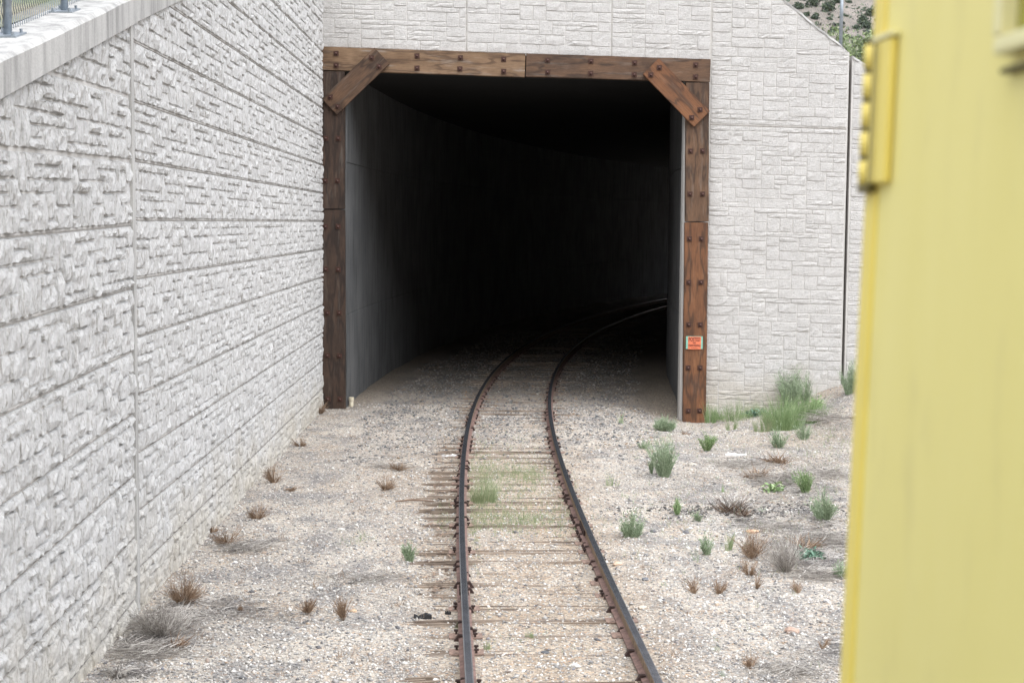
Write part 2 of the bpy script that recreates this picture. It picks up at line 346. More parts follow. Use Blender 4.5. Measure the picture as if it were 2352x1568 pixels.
def stone_geo(u0, u1, v0, v1, dep, rough, bev, step, top, r):
    nu = max(2, min(6, round((u1-u0)/step))); nv = max(2, min(3, round((v1-v0)/step))); V = []; Fc = []
    du, dv = (u1-u0)/nu, (v1-v0)/nv
    tl = r.uniform(-.18, .18); tw = r.uniform(-.16, .10)
    P = {}
    for j in range(nv+1):
        for i in range(nu+1):
            ed = i in (0, nu) or j in (0, nv); cr = i in (0, nu) and j in (0, nv)
            u = u0+i*du+(r.uniform(-.22, .22)*du if 0 < i < nu else 0); v = v0+j*dv+(r.uniform(-.22, .22)*dv if 0 < j < nv else 0)
            if i == 0: u += bev*(1.6 if cr else r.uniform(.4, 1.3))
            if i == nu: u -= bev*(1.6 if cr else r.uniform(.4, 1.3))
            if j == 0: v += bev*(1.4 if cr else r.uniform(.2, 1.2))
            if j == nv: v -= bev*(1.6 if cr else r.uniform(.4, 1.4))
            dd = dep*(1+tl*(i/nu-.5)*2+tw*(.5-j/nv)*2*.5)*(.72 if cr else .86 if ed else 1.06)+r.gauss(0, rough)*(0.6 if ed else 1)
            P[i, j] = len(V); V.append([u, -max(dd, .006), min(v, top((u))-.004)])
    for j in range(nv):
        for i in range(nu): Fc.append((P[i, j], P[i+1, j], P[i+1, j+1], P[i, j+1]))
    per = [(i, 0) for i in range(nu)]+[(nu, j) for j in range(nv)]+[(i, nv) for i in range(nu, 0, -1)]+[(0, j) for j in range(nv, 0, -1)]
    b0 = len(V)
    for i, j in per:
        u = u0+i*du; v = min(v0+j*dv, top(u)-.002); V.append([u, .002, v])
    n = len(per)
    for k in range(n):
        a = P[per[k]]; b = P[per[(k+1) % n]]; Fc.append((a, b0+k, b0+(k+1) % n, b))
    return V, Fc
def stone_wall(root, U, areas, mat, cu, cv, course, gap, dep, rough, bev, step, seed, cgap=0., toward=None):
    """areas: (u0, u1, v0, v1) rectangles packed with blocks; top(u) limits them. Local u along U, depth along N, v up."""
    U3 = np.array(U); N3 = np.cross(U3, [0, 0, 1.]); N3 /= np.linalg.norm(N3)      # N3 points out of the face
    org = np.array(root.location); r = random.Random(seed); items = []
    for (u0, u1, v0, v1, top) in areas:
        nu = max(1, int(round((u1-u0)/cu))); ku = (u1-u0)/nu; nv = int(math.ceil((v1-v0)/cv))
        for (i, j, w_, h_) in pack(nu, nv, course, r.random()):
            a0 = u0+i*ku+gap/2; a1 = u0+(i+w_)*ku-gap/2; b0 = v0+j*cv+gap/2; b1 = v0+(j+h_)*cv-gap/2
            if j % course == 0: b0 += cgap
            if (j+h_) % course == 0: b1 -= cgap*.4
            b1 = min(b1, v1-.004)
            if b0 > max(top(a0), top(a1))-.05 or b1-b0 < .03: continue
            if min(top(a0), top(a1)) < b0+.01: a0, a1 = (a0, a0+(a1-a0)*.6) if top(a0) > top(a1) else (a1-(a1-a0)*.6, a1)
            if min(top(a0), top(a1)) < b0+.005: continue
            V, Fc = stone_geo(a0, a1, b0, b1, dep*r.choice((.55, .8, 1, 1, 1.15, 1.35)), rough, bev, step, top, r)
            V = np.array(V); W = V[:, :1]*U3+V[:, 1:2]*(-N3)+V[:, 2:3]*np.array([0, 0, 1.])
            q = org+W[:4].mean(0); px, py, k = proj(q)
            vis = (a1-a0)*(b1-b0)/max(k, 1)**2*(1 if (-20 < px < 2372 and -20 < py < 1590) else .01)
            items.append((vis, W, Fc))
    items.sort(key=lambda t: -t[0])
    for vis, W, Fc in items[:300]: mesh('stone', W, Fc, mat, root)
    if len(items) > 300:
        mb = MB()
        for vis, W, Fc in items[300:]: mb.add(W, Fc)
        tag(mb.obj('stone_facing', mat, root), kind='stuff')
    return len(items)
# the long wall on the left: two straight lengths, the near one turned a little
Y_J, X_J = 14.32, -3.64
def left_x(y): return X_J-.04*(y-Y_J) if y < Y_J else X_J-.0142*(y-Y_J)
def cope_b(y): return min(4.70+.247*(y-10.42), 9.55)          # underside of the coping
# far length
rootF = empty('stone_retaining_wall', 'long white stone-faced retaining wall running from the vertical joint to the tunnel mouth', 'retaining wall', (X_J, Y_J, 0), 'white stone-faced walls')
LF = 30.75-Y_J; UF = (-.0142, 1, 0)
COURSE = .565; OFFZ = (3.8-COURSE*7)     # a course joint falls level with the eye
topF = lambda u: cope_b(Y_J+u)
stone_wall(rootF, UF, [(.04, LF, OFFZ-COURSE, OFFZ+COURSE*17, topF)], M_left, .085, COURSE/6, 6, .008, .025, .0085, .012, .065, 3, .012)
def slab(root, U, prof, th, mat, name='wall_slab'):
    U3 = np.array(U); N3 = np.cross(U3, [0, 0, 1.]); N3 /= np.linalg.norm(N3); V = []
    for dd in (0, th):
        for (u, v) in prof: V.append(U3*u-N3*dd+np.array([0, 0, v]))
    n = len(prof); Fc = [tuple(range(n)), tuple(range(2*n-1, n-1, -1))]+[(k, k+n, (k+1) % n+n, (k+1) % n) for k in range(n)]
    return mesh(name, V, Fc, mat, root)
uc = (9.55-4.70)/.247+10.42-Y_J
slab(rootF, UF, [(0, -.4), (LF, -.4), (LF, 9.55), (uc, 9.55), (0, cope_b(Y_J))], .3, M_mortar)
# near length, its courses climbing gently
rootN = empty('stone_retaining_wall', 'nearer length of white stone-faced retaining wall under the concrete coping and chain-link fence', 'retaining wall', (X_J, Y_J, 0), 'white stone-faced walls')
UN = (-.04, 1, .019)
topN = lambda u: cope_b(Y_J+u)-.019*u
stone_wall(rootN, UN, [(-9, -.15, .155-1.2, .155+.6*10, topN)], M_left, .088, .1, 6, .009, .029, .0105, .014, .05, 5, .012)
slab(rootN, UN, [(-9, -.5), (-.015, -.5), (-.015, topN(0)), (-9, topN(-9))], .3, M_mortar)
jb = MB()
for ua, ub, dp in ((-.145, -.03, .030), (.0, .035, .012)):
    A_ = np.array([X_J, Y_J, 0]); N_ = np.array([1, .03, 0.]); D_ = np.array(UN if ub < 0 else UF); V = []
    for u_ in (ua, ub):
        for n_ in (-.01, dp):
            for zz in (-.2, cope_b(Y_J+ua)): q_ = D_*u_*np.array([1, 1, 0])+N_*n_; V.append((q_[0], q_[1], zz))
    jb.add(V, [(0, 1, 3, 2), (4, 6, 7, 5), (2, 3, 7, 6), (1, 5, 7, 3), (0, 2, 6, 4)])
M_joint = m_plain('joint_and_shade', (.36, .34, .315), .95, 0, .25, 12)  # dark seams; on the left wall they paint in overhang shadow
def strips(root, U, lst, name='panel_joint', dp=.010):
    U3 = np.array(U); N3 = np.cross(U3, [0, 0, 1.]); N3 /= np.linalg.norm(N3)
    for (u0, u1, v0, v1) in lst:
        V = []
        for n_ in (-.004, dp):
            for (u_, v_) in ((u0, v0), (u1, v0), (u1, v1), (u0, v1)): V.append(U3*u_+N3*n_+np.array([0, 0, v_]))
        mesh(name, V, [(4, 5, 6, 7), (0, 1, 5, 4), (1, 2, 6, 5), (2, 3, 7, 6), (3, 0, 4, 7)], M_joint, root)
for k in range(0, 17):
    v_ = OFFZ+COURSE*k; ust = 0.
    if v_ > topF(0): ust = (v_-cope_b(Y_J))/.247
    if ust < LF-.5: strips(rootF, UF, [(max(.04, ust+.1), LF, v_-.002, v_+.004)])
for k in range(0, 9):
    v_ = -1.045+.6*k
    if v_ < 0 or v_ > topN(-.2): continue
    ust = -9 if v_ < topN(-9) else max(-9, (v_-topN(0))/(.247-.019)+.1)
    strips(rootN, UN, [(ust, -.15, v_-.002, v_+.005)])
jb.obj('joint_strip', M_cope, rootN)
# portal facade
YF = 30.4; SH = -.0255
def P(px, py, y=YF): return at_y(px, py, y)
rootC = empty('portal_head_wall', 'white stone-faced wall above the timber beam of the tunnel mouth', 'wall', (0, YF-.06, 0), 'white stone-faced walls')
UC = (1, 0, SH); XL, XR = -3.89, 3.95
vb = P(738, 108).z-SH*XL+.0
j1, j2 = P(1072, 60).x, P(1405, 60).x
flat = lambda u: 99.
ars = [(a_, b_, vb-.01, vb+2.9, flat) for a_, b_ in ((XL+.01, j1-.012), (j1+.012, j2-.012), (j2+.012, XR-.01))]
stone_wall(rootC, UC, ars, M_fac, .13, .096, 99, .010, .014, .0045, .008, .09, 8)
slab(rootC, UC, [(XL, vb-.04), (XR, vb-.04), (XR, vb+2.95), (XL, vb+2.95)], .5, M_mortar)
s_ = MB(); s_.box((XL-.3, -.12, vb+2.952), (XR+.1, .55, vb+3.2)); s_.obj('coping', M_cope, rootC)
rootR = empty('wing_wall', 'white stone-faced wing wall right of the tunnel mouth with a diagonal top edge', 'wall', (0, YF, 0), 'white stone-faced walls')
aR = P(1800, 0); bR = P(1955, 125); sl = (bR.z-aR.z)/(bR.x-aR.x)
topR = lambda u: min(aR.z+sl*(u-aR.x), 9.3)-SH*u
XJ = P(1945, 500).x; vj = P(1640, 286).z-SH*P(1640, 286).x
stone_wall(rootR, UC, [(XR+.03, XJ-.05, vj+.02, vj+3.6, topR), (XR+.03, XJ-.05, vj-.02-.096*66, vj-.02, topR)], M_fac, .13, .096, 99, .011, .0145, .005, .008, .085, 9)
ux = aR.x+(9.3-aR.z)/sl
slab(rootR, UC, [(XR-.5, -.7), (XJ-.03, -.7), (XJ-.03, topR(XJ-.03)-.0), (ux, topR(ux)), (XR-.5, topR(ux)+.0)], .35, M_mortar)
rootO = empty('wing_wall', 'narrow strip of stone-faced wall beyond the dark vertical joint beside the yellow railcar', 'wall', (0, YF, 0), 'white stone-faced walls')
sl2 = -.60; bz = topR(XJ)+SH*XJ
topO = lambda u: bz-.02+sl2*(u-XJ)-SH*u
stone_wall(rootO, UC, [(XJ+.06, 10.6, vj+.02, vj+2, topO), (XJ+.06, 10.6, vj-.02-.096*66, vj-.02, topO)], M_fac, .13, .096, 99, .011, .0145, .005, .008, .09, 10)
slab(rootO, UC, [(XJ+.03, -.7), (10.65, -.7), (10.65, topO(10.65)), (XJ+.03, topO(XJ+.03))], .35, M_mortar)
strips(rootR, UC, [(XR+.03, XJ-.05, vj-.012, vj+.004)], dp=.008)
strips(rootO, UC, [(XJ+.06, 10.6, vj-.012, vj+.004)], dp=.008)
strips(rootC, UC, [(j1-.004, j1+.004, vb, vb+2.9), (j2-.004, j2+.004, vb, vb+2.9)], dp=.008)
# closes the open joint behind: dark filler board
jf = MB(); jf.box((XJ-.06, .22, -.6), (XJ+.06, .30, topR(XJ)+SH*XJ-.1)); jf.obj('joint_filler', M_bark, rootO)
# rough screed edge on top of the wing wall
sd_ = MB(); r5 = random.Random(5)
for (uA, uB, tf) in ((ux, XJ-.03, topR), (XJ+.03, 9.5, topO)):
    n = int((uB-uA)/.08); pv = None
    for i in range(n):
        u = uA+(uB-uA)*i/n; v = tf(u)+SH*u+r5.uniform(.0, .03); cur = [(u, -.02+r5.uniform(-.015, .01), v-.05), (u, -.015, v), (u, .36, v)]
        if pv: sd_.add(pv+cur, [(0, 3, 4, 1), (1, 4, 5, 2)])
        pv = cur
    sd_.obj('rough_edge', M_cope, rootR if tf is topR else rootO); sd_ = MB()

# coping of the left wall: sloping concrete cap, two lengths
rootK = empty('concrete_coping', 'smooth grey concrete coping along the sloping top of the left wall', 'coping', (0, 0, 0))
def cope(y0, y1, dx=0.):
    V = []; Fc = []; ys = list(np.linspace(y0, y1, 14)); W = .46
    prof = [(0, .002), (0, .235), (.035, .268), (W, .268), (W, .002)]
    rr = random.Random(int(y0*10))
    for yv in ys:
        zb = cope_b(yv)
        for k, (dx_, dz) in enumerate(prof): V.append((left_x(yv)+.062+dx-dx_, yv, zb+dz+(rr.uniform(-.006, .006) if k in (1, 2) else 0)))
    n = 5
    for i in range(len(ys)-1):
        for k in range(n): Fc.append((i*n+k, i*n+(k+1) % n, (i+1)*n+(k+1) % n, (i+1)*n+k))
    Fc += [tuple(range(n)), tuple(range((len(ys)-1)*n+n-1, (len(ys)-1)*n-1, -1))]
    return mesh('coping_length', V, Fc, M_cope, rootK)
cope(5.3, Y_J-.005); cope(Y_J+.03, 22.3, -.012); cope(22.32, 30.1, -.012)

# ------------------------------------------------------------------ tunnel
rootT = empty('railway_tunnel', 'dark concrete box tunnel that the track curves into', 'tunnel', (0, 0, 0))
i0 = int(np.argmin(np.abs(path[:, 1]-30.5))); i1 = len(path)-31
def sweep(name, prof, ia, ib, mat, parent, step=4):
    ids = list(range(ia, ib, step)); ids += [ib] if ids[-1] != ib else []; V = []; Fc = []; n = len(prof)
    for k, i in enumerate(ids):
        for (o, z) in prof:
            p = off(i, o)
            if k == 0 and i == i0: p = np.array([p[0], YF+.035])
            V.append((p[0], p[1], z))
    for k in range(len(ids)-1):
        for q in range(n): Fc.append((k*n+q, k*n+(q+1) % n, (k+1)*n+(q+1) % n, (k+1)*n+q))
    Fc += [tuple(range(n-1, -1, -1)), tuple(range((len(ids)-1)*n, len(ids)*n))]
    return mesh(name, V, Fc, mat, parent)
seg = 14; k = i0
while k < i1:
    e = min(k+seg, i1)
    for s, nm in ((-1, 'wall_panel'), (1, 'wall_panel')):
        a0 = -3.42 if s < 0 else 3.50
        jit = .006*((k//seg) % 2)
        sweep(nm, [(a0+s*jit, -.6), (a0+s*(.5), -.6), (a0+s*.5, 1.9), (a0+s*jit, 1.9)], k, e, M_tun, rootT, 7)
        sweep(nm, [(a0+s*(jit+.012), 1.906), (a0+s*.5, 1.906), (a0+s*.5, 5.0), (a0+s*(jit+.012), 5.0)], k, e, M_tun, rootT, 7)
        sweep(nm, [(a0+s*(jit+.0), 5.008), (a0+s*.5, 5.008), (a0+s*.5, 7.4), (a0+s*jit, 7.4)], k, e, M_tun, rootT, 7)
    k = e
sweep('roof_slab', [(-3.85, 6.86), (3.9, 6.86), (3.9, 7.4), (-3.85, 7.4)], i0, i1, M_roof, rootT, 7)
# concrete jamb edges behind the posts
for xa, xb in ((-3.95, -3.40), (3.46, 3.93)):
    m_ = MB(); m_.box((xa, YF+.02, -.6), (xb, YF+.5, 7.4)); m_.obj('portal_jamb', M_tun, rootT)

# ------------------------------------------------------------------ timber frame of the portal
rootP = empty('timber_portal_frame', 'bolted brown timber frame around the tunnel mouth with two diagonal corner boards', 'timber frame', (0, YF-.08, 0))
YP = YF-.08
def timber(quad, mat, th, yback, bolts, label=None, warp=.004):
    """quad: four pixel corners (top-left, top-right, bottom-right, bottom-left along the board's long side first)."""
    q = [P(*p, YP) for p in quad]
    A = (q[0]+q[3])/2; B = (q[1]+q[2])/2; L = (B-A).length; X = (B-A).normalized(); Y = Vector((0, 1, 0)); Z = X.cross(Y).normalized()
    Wd = ((q[0]-q[3]).length+(q[1]-q[2]).length)/2; mid = (A+B)/2
    bm = bmesh.new(); bmesh.ops.create_cube(bm, size=1)
    for v in bm.verts: v.co = Vector((v.co.x*L, v.co.y*th, v.co.z*Wd))
    bmesh.ops.subdivide_edges(bm, edges=[e for e in bm.edges if abs(e.verts[0].co.x-e.verts[1].co.x) > L*.5], cuts=10)
    rr = random.Random(int(quad[0][0]))
    for v in bm.verts:
        v.co.z += rr.uniform(-warp, warp)*(1 if abs(v.co.x) < L*.49 else .2)
    bmesh.ops.bevel(bm, geom=[e for e in bm.edges if e.calc_face_angle(0) > .7], offset=.007, segments=2, affect='EDGES')
    me = bpy.data.meshes.new('timber'); bm.to_mesh(me); bm.free(); me.materials.append(mat)
    o = link('timber', me, rootP)
    M = Matrix((X, Y, Z)).transposed().to_4x4(); M.translation = Vector((mid.x, yback-th/2-YP, mid.z)); o.matrix_local = M
    if label: o['label'] = label
    o['front'] = yback-th
    Mi = (Matrix.Translation(rootP.location)@M).inverted()
    for (bx, by) in bolts:
        p = P(bx, by, yback-th); lp = Mi@p
        c = link('bolt', bolt_me, o); c.location = (lp.x, -th/2, lp.z); c.rotation_euler = (0, rr.uniform(-.05, .05)-math.atan2(-X.z, X.x)*0+( -M.to_euler().y), 0)
    return o
bb = MB(); s = .051
bb.box((-s, -.012, -s), (s, .0, s), 0, None, .003)
bb.box((-.021, -.040, -.021), (.021, -.010, .021), 0, None, .004)
bb.tube([(0, -.035, 0), (0, -.058, 0), (0, -.066, 0)], [.017, .015, .007], 8, 1)
bolt_me = bb.obj('bolt', [M_rust, M_nut]).data
for o in [o for o in bpy.data.objects if o.data is bolt_me]: bpy.data.objects.remove(o)
def c2(l): return [(704.7+.4137*x_, .4137*y_) for x_, y_ in l]
def c5(l): return [(704.7+.4137*x_, 470+.4137*y_) for x_, y_ in l]
YB = YF-.045
timber([(738, 108), (1206, 126), (1206, 178), (738, 163)], M_w_gold, .14, YB, c2([(163,298),(163,365),(612,312),(612,380),(853,322),(850,384),(1093,330),(1093,398)]), 'golden brown left beam board')
timber([(1208, 124), (1630, 138), (1630, 190), (1208, 178)], M_w_brown, .14, YB, c2([(1337,335),(1337,402),(1578,341),(1577,409),(1820,350),(1818,416),(2159,362),(2159,428)]), 'dark figured right beam board')
timber([(793, 166), (793, 480), (738, 480), (738, 164)], M_w_dark, .135, YB, c2([(106,769),(175,769),(103,1004),(170,1004)]), 'dark upper left post board')
timber([(793, 482), (795, 942), (740, 938), (738, 482)], M_w_dark, .135, YB, c5([(105,122),(175,122),(105,358),(175,360),(115,600),(180,600),(115,836),(182,838),(118,1077),(185,1078)]), 'dark lower left post board')
timber([(1628, 192), (1626, 509), (1573, 509), (1574, 190)], M_w_brown, .135, YB, c2([(2130,840),(2197,838),(2127,1078),(2197,1078)]), 'brown upper right post board')
post_r = timber([(1625, 511), (1620, 972), (1567, 970), (1572, 511)], M_w_red, .14, YB, c5([(2124,190),(2190,190),(2120,431),(2188,431),(2120,665),(2184,666),(2117,905),(2183,905),(2117,1144),(2180,1143)]), 'reddish brown lower right post board with weathered foot')
YBR = YB-.142
timber([(741, 229), (862, 112), (896, 149), (776, 265)], M_w_brown, .07, YBR, c2([(360,322),(402,370),(130,540),(172,593)]), 'diagonal board at the left corner')
timber([(1511, 136), (1628, 257), (1592, 293), (1475, 173)], M_w_red, .07, YBR, c2([(1957,377),(1910,417),(2183,610),(2137,654)]), 'diagonal board at the right corner')

# sign
sy = YB-.14-.012
q0 = P(*c5([(2106, 730)])[0], sy); q1 = P(*c5([(2197, 803)])[0], sy)
rootS = empty('no_trespassing_sign', 'small orange POSTED NO TRESPASSING sign nailed to the right timber post', 'sign', ((q0.x+q1.x)/2, sy, (q0.z+q1.z)/2))
SW, SHh = (q1.x-q0.x), (q0.z-q1.z)
M_or = m_plain('orange_print', (.72, .20, .10), .5, 0, .08, 12); M_tq = m_plain('turquoise_tape', (.22, .52, .42), .5, 0, .1, 20); M_ink = m_plain('dark_red_ink', (.10, .02, .02), .6, 0, .1, 20)
m_ = MB(); m_.box((-SW/2, -.004, -SHh/2+.008), (SW/2, .006, SHh/2)); m_.obj('backing_board', M_tq, rootS)
m_ = MB(); m_.box((-SW*.385, -.009, -SHh/2), (SW*.40, -.0045, SHh/2-.006)); m_.obj('orange_sheet', M_or, rootS)
def text(body, cx, cz, wd, ht, parent, mat, y=-.0105, name='lettering'):
    cu = bpy.data.curves.new('t', 'FONT'); cu.body = body; cu.align_x = 'CENTER'; cu.align_y = 'CENTER'; cu.extrude = .0008; cu.offset = .012
    o = bpy.data.objects.new('t', cu); C.objects.link(o); dg = bpy.context.evaluated_depsgraph_get(); dg.update()
    me = bpy.data.meshes.new_from_object(o.evaluated_get(dg)); bpy.data.objects.remove(o)
    v = np.array([p.co[:] for p in me.vertices]); lo, hi = v.min(0), v.max(0)
    for p in me.vertices:
        p.co = Vector((cx+((p.co.x-lo[0])/(hi[0]-lo[0])-.5)*wd, y-(p.co.z-lo[2]), cz+((p.co.y-lo[1])/(hi[1]-lo[1])-.5)*ht))
    me.materials.clear(); me.materials.append(mat); return link(name, me, parent)
text('POSTED', 0, SHh*.27, SW*.68, SHh*.30, rootS, M_ink)
text('NO', 0, SHh*.005, SW*.17, SHh*.15, rootS, M_ink)
text('TRESPASSING', 0, -SHh*.195, SW*.72, SHh*.15, rootS, M_ink)
for dz in (-.37, -.42):
    m_ = MB()
    for k in range(9): m_.box((-SW*.2+k*SW*.044, -.0105, SHh*dz-.002), (-SW*.2+k*SW*.044+SW*.033, -.0095, SHh*dz+.002))
    m_.obj('fine_print', M_ink, rootS)

# ------------------------------------------------------------------ railway track
rootW = empty('railway_track', 'single curving railway track of worn rails on weathered ties leading into the tunnel', 'railway track', (0, 0, 0))
def rail(sgn):
    o = sgn*.752; V = []; Fc = []; M = []
    b = .066; hd = .034; t0, t1 = .014, .180
    prof = [(-b, t0), (b, t0), (b, t0+.014), (.012, t0+.030), (.009, t1-.045), (hd, t1-.034), (hd+.001, t1-.008), (hd-.009, t1), (-hd+.009, t1), (-hd-.001, t1-.008), (-hd, t1-.034), (-.009, t1-.045), (-.012, t0+.030), (-b, t0+.014)]
    mi = [0, 2, 2, 0, 0, 0, 1, 1, 1, 0, 0, 0, 2, 2]
    ids = range(0, i1+6, 2); n = len(prof)
    for i in ids:
        for (px_, z) in prof:
            p = off(i, o+px_); V.append((p[0], p[1], z))
    for k in range(len(ids)-1):
        for q in range(n): Fc.append((k*n+q, k*n+(q+1) % n, (k+1)*n+(q+1) % n, (k+1)*n+q)); M.append(mi[q])
    return mesh('rail', V, Fc, [M_railside, M_railtop, M_railfoot], rootW, M, False)
rail(-1); rail(1)
# ties: three weathered shapes
def tie_mesh(seed):
    rr = random.Random(seed); mb = MB(); wd = .23; x0 = -1.32; x1 = 1.32; strips = 6; xs = [x0+rr.uniform(-.05, .03)]+list(np.linspace(x0+.3, x1-.3, 4))+[x1+rr.uniform(-.03, .05)]
    for k in range(strips):
        ya = -wd/2+wd*k/strips+.003; yb = -wd/2+wd*(k+1)/strips-.003; h = rr.uniform(-.018, .006)
        xe0 = xs[0]+rr.uniform(-.06, .06); xe1 = xs[-1]+rr.uniform(-.06, .06)
        V = []; X = [xe0]+xs[1:-1]+[xe1]
        for xv in X:
            hh = h+rr.uniform(-.008, .006); V += [(xv, ya, -.12), (xv, yb, -.12), (xv, yb-.002, hh), (xv, ya+.002, hh+rr.uniform(-.006, .006))]
        Fc = []
        for i in range(len(X)-1): Fc += [(i*4+q, i*4+(q+1) % 4, (i+1)*4+(q+1) % 4, (i+1)*4+q) for q in range(4)]
        Fc += [(3, 2, 1, 0), tuple((len(X)-1)*4+q for q in range(4))]; mb.add(V, Fc)
    o = mb.obj('tie', M_tie); me = o.data; bpy.data.objects.remove(o); return me
ties = [tie_mesh(s_) for s_ in range(5)]
def grab(mb, name, mats):
    o = mb.obj(name, mats); me = o.data; bpy.data.objects.remove(o); return me
plate_me = grab(MB().box((-.155, -.085, 0), (.155, .085, .014), 0, None, .004), 'tie_plate', M_plate)
sp_ = MB().box((-.010, -.010, 0), (.010, .010, .036)); sp_.box((-.022, -.016, .03), (.018, .016, .048), 0, None, .004); spike_me = grab(sp_, 'spike', M_anchor)
an = MB(); an.add([(-.105, -.02, -.02), (-.02, -.02, -.02), (-.02, -.02, .045), (-.06, -.02, .05), (-.105, .02, -.02), (-.02, .02, -.02), (-.02, .02, .045), (-.06, .02, .05)], [(0,1,2,3),(7,6,5,4),(0,4,5,1),(1,5,6,2),(2,6,7,3),(3,7,4,0)]); anch_me = grab(an, 'rail_anchor', M_anchor)
sL = 16.2; k = 0
while sL < arc[-1]-12:
    i = int(np.searchsorted(arc, sL)); p = path[i]; a_d = math.atan2(-_d[i][0], _d[i][1])
    o = link('tie', ties[k % 5], rootW); yv = p[1]
    o.location = (p[0], p[1], rnd.uniform(-.009, .004)); o.rotation_euler = (0, 0, a_d+rnd.uniform(-.018, .018))
    if yv < 48:
        for sg in (-1, 1):
            if rnd.random() < .3: continue
            q = link('tie_plate', plate_me, o); q.location = (sg*.752, 0, -.001)
            for dy in (-.055, .055):
                for dx in (-.086, .086):
                    if rnd.random() < .6: t_ = link('spike', spike_me, o); t_.location = (sg*.752+dx, dy, .006); t_.rotation_euler = (0, 0, 0 if dx < 0 else pi)
        for sg, dr in ((-1, 1), (-1, -1), (1, 1)):
            if yv < 40 and rnd.random() < (.75 if dr > 0 else .35):
                t_ = link('rail_anchor', anch_me, o); t_.location = (sg*.752+(.0 if dr > 0 else 0), .13*(1 if rnd.random() < .5 else -1), .0); t_.rotation_euler = (0, 0, 0 if dr > 0 else pi); t_.scale = (rnd.uniform(.9, 1.25),)*3
    sL += rnd.uniform(.48, .56); k += 1
def joint(px, py, sgn):
    pt = at_g(px, py); i = int(np.argmin(np.abs(path[:, 1]-pt.y))); p = off(i, sgn*.752); a_d = math.atan2(-_d[i][0], _d[i][1])
    for s2 in (-1, 1):
        m_ = MB(); m_.box((s2*.012-(.022 if s2 < 0 else 0), -.30, .045), (s2*.012+(.022 if s2 > 0 else 0), .30, .115), 0, None, .006)
        for yy_ in (-.2, -.07, .07, .2): m_.box((s2*.030-.016, yy_-.018, .06), (s2*.030+.02, yy_+.018, .098), 0, None, .005)
        o = m_.obj('joint_bar', M_anchor, rootW); o.location = (p[0], p[1], 0); o.rotation_euler = (0, 0, a_d)
joint(1328, 1225, 1); joint(1076, 1355, -1)

# ------------------------------------------------------------------ gravel
def pebbles(name, n, xr, ylo, yhi, ypow, slo, shi, mat, keep, seed, sink=.25):
    r = np.random.RandomState(seed); u = r.rand(n); p = 1-ypow
    Y = (ylo**p+u*(yhi**p-ylo**p))**(1/p); X = r.uniform(xr[0], xr[1], n); ok = keep(X, Y, r); X, Y = X[ok], Y[ok]; n = len(X)
    base = np.array([[1, 0, 0], [-1, 0, 0], [0, 1, 0], [0, -1, 0], [0, 0, 1], [0, 0, -1]], float)
    T = np.array([[0,2,4],[2,1,4],[1,3,4],[3,0,4],[2,0,5],[1,2,5],[3,1,5],[0,3,5]])
    sz = slo*np.exp(r.rand(n)**2*math.log(shi/slo)); sc3 = sz[:, None]*np.stack([r.uniform(.7, 1.5, n), r.uniform(.6, 1.2, n), r.uniform(.4, .8, n)], 1)
    V = base[None]*(1+r.uniform(-.3, .3, (n, 6, 1)))*sc3[:, None]
    a = r.rand(n)*2*pi; ca, sa = np.cos(a)[:, None], np.sin(a)[:, None]
    tl = r.uniform(-.5, .5, n)[:, None]; V[:, :, 2] += V[:, :, 0]*tl
    Xr = V[:, :, 0]*ca-V[:, :, 1]*sa; Yr = V[:, :, 0]*sa+V[:, :, 1]*ca
    Z = g(X, Y)[:, None]+V[:, :, 2]+(sc3[:, 2]*(1-sink*2))[:, None]*.5
    W = np.stack([Xr+X[:, None], Yr+Y[:, None], Z], 2).reshape(-1, 3)
    TT = (T[None]+(np.arange(n)*6)[:, None, None]).reshape(-1, 3)
    o = np_tris(name, W, TT, mat); return o
def clear_rail(X, Y):
    c = np.abs(np.abs(X-cxy(Y))-.752); return c > .085
def keep1(X, Y, r):
    lx = np.where(Y < Y_J, X_J-.04*(Y-Y_J), X_J-.0142*(Y-Y_J))
    onbed = np.abs(X-cxy(Y)) < 1.2
    return (X > lx+.03) & clear_rail(X, Y) & (X/Y < .40) & (~onbed | (r.rand(len(X)) < .72)) & ((X < XR) | (Y < 30.3))
o = pebbles('loose_gravel', 185000, (-3.95, 8.2), 8.5, 31, 1.6, .006, .021, M_peb, keep1, 3); tag(o, 'fine white and tan gravel spread around the track', 'gravel', kind='stuff')
o = pebbles('loose_gravel', 8000, (-3.95, 8.2), 8.5, 31, 1.5, .015, .034, M_peb, keep1, 4); tag(o, 'larger pale pebbles lying on the gravel', 'gravel', kind='stuff')
def keep2(X, Y, r):
    c = X-cxy(Y); return clear_rail(X, Y) & (np.abs(c) < 2.75+.25*nz(X, Y, 1.2)) & (r.rand(len(X)) < np.clip((Y-22.5)/6, 0, 1))
o = pebbles('ballast', 34000, (-3.4, 8), 23, 52, 1.2, .014, .038, M_bal, keep2, 5); tag(o, 'coarse mixed ballast under the rails inside the tunnel', 'ballast', kind='stuff')
def keepd(X, Y, r):
    return (np.exp(-((X-3.0)/1.1)**2-((Y-19.6-.12*(X-3))/.40)**2)*(.3+.7*(nz(X, Y, 5.) > -.1)) > r.rand(len(X))) 
o = pebbles('dark_cinders', 16000, (1, 6), 18.4, 21.2, 1.2, .009, .03, m_peb('cinder', [(0, (.03, .03, .03)), (.7, (.09, .085, .08)), (1, (.3, .28, .26))]), keepd, 6); tag(o, 'dark cinders scattered over the gravel right of the track', 'cinders', kind='stuff')

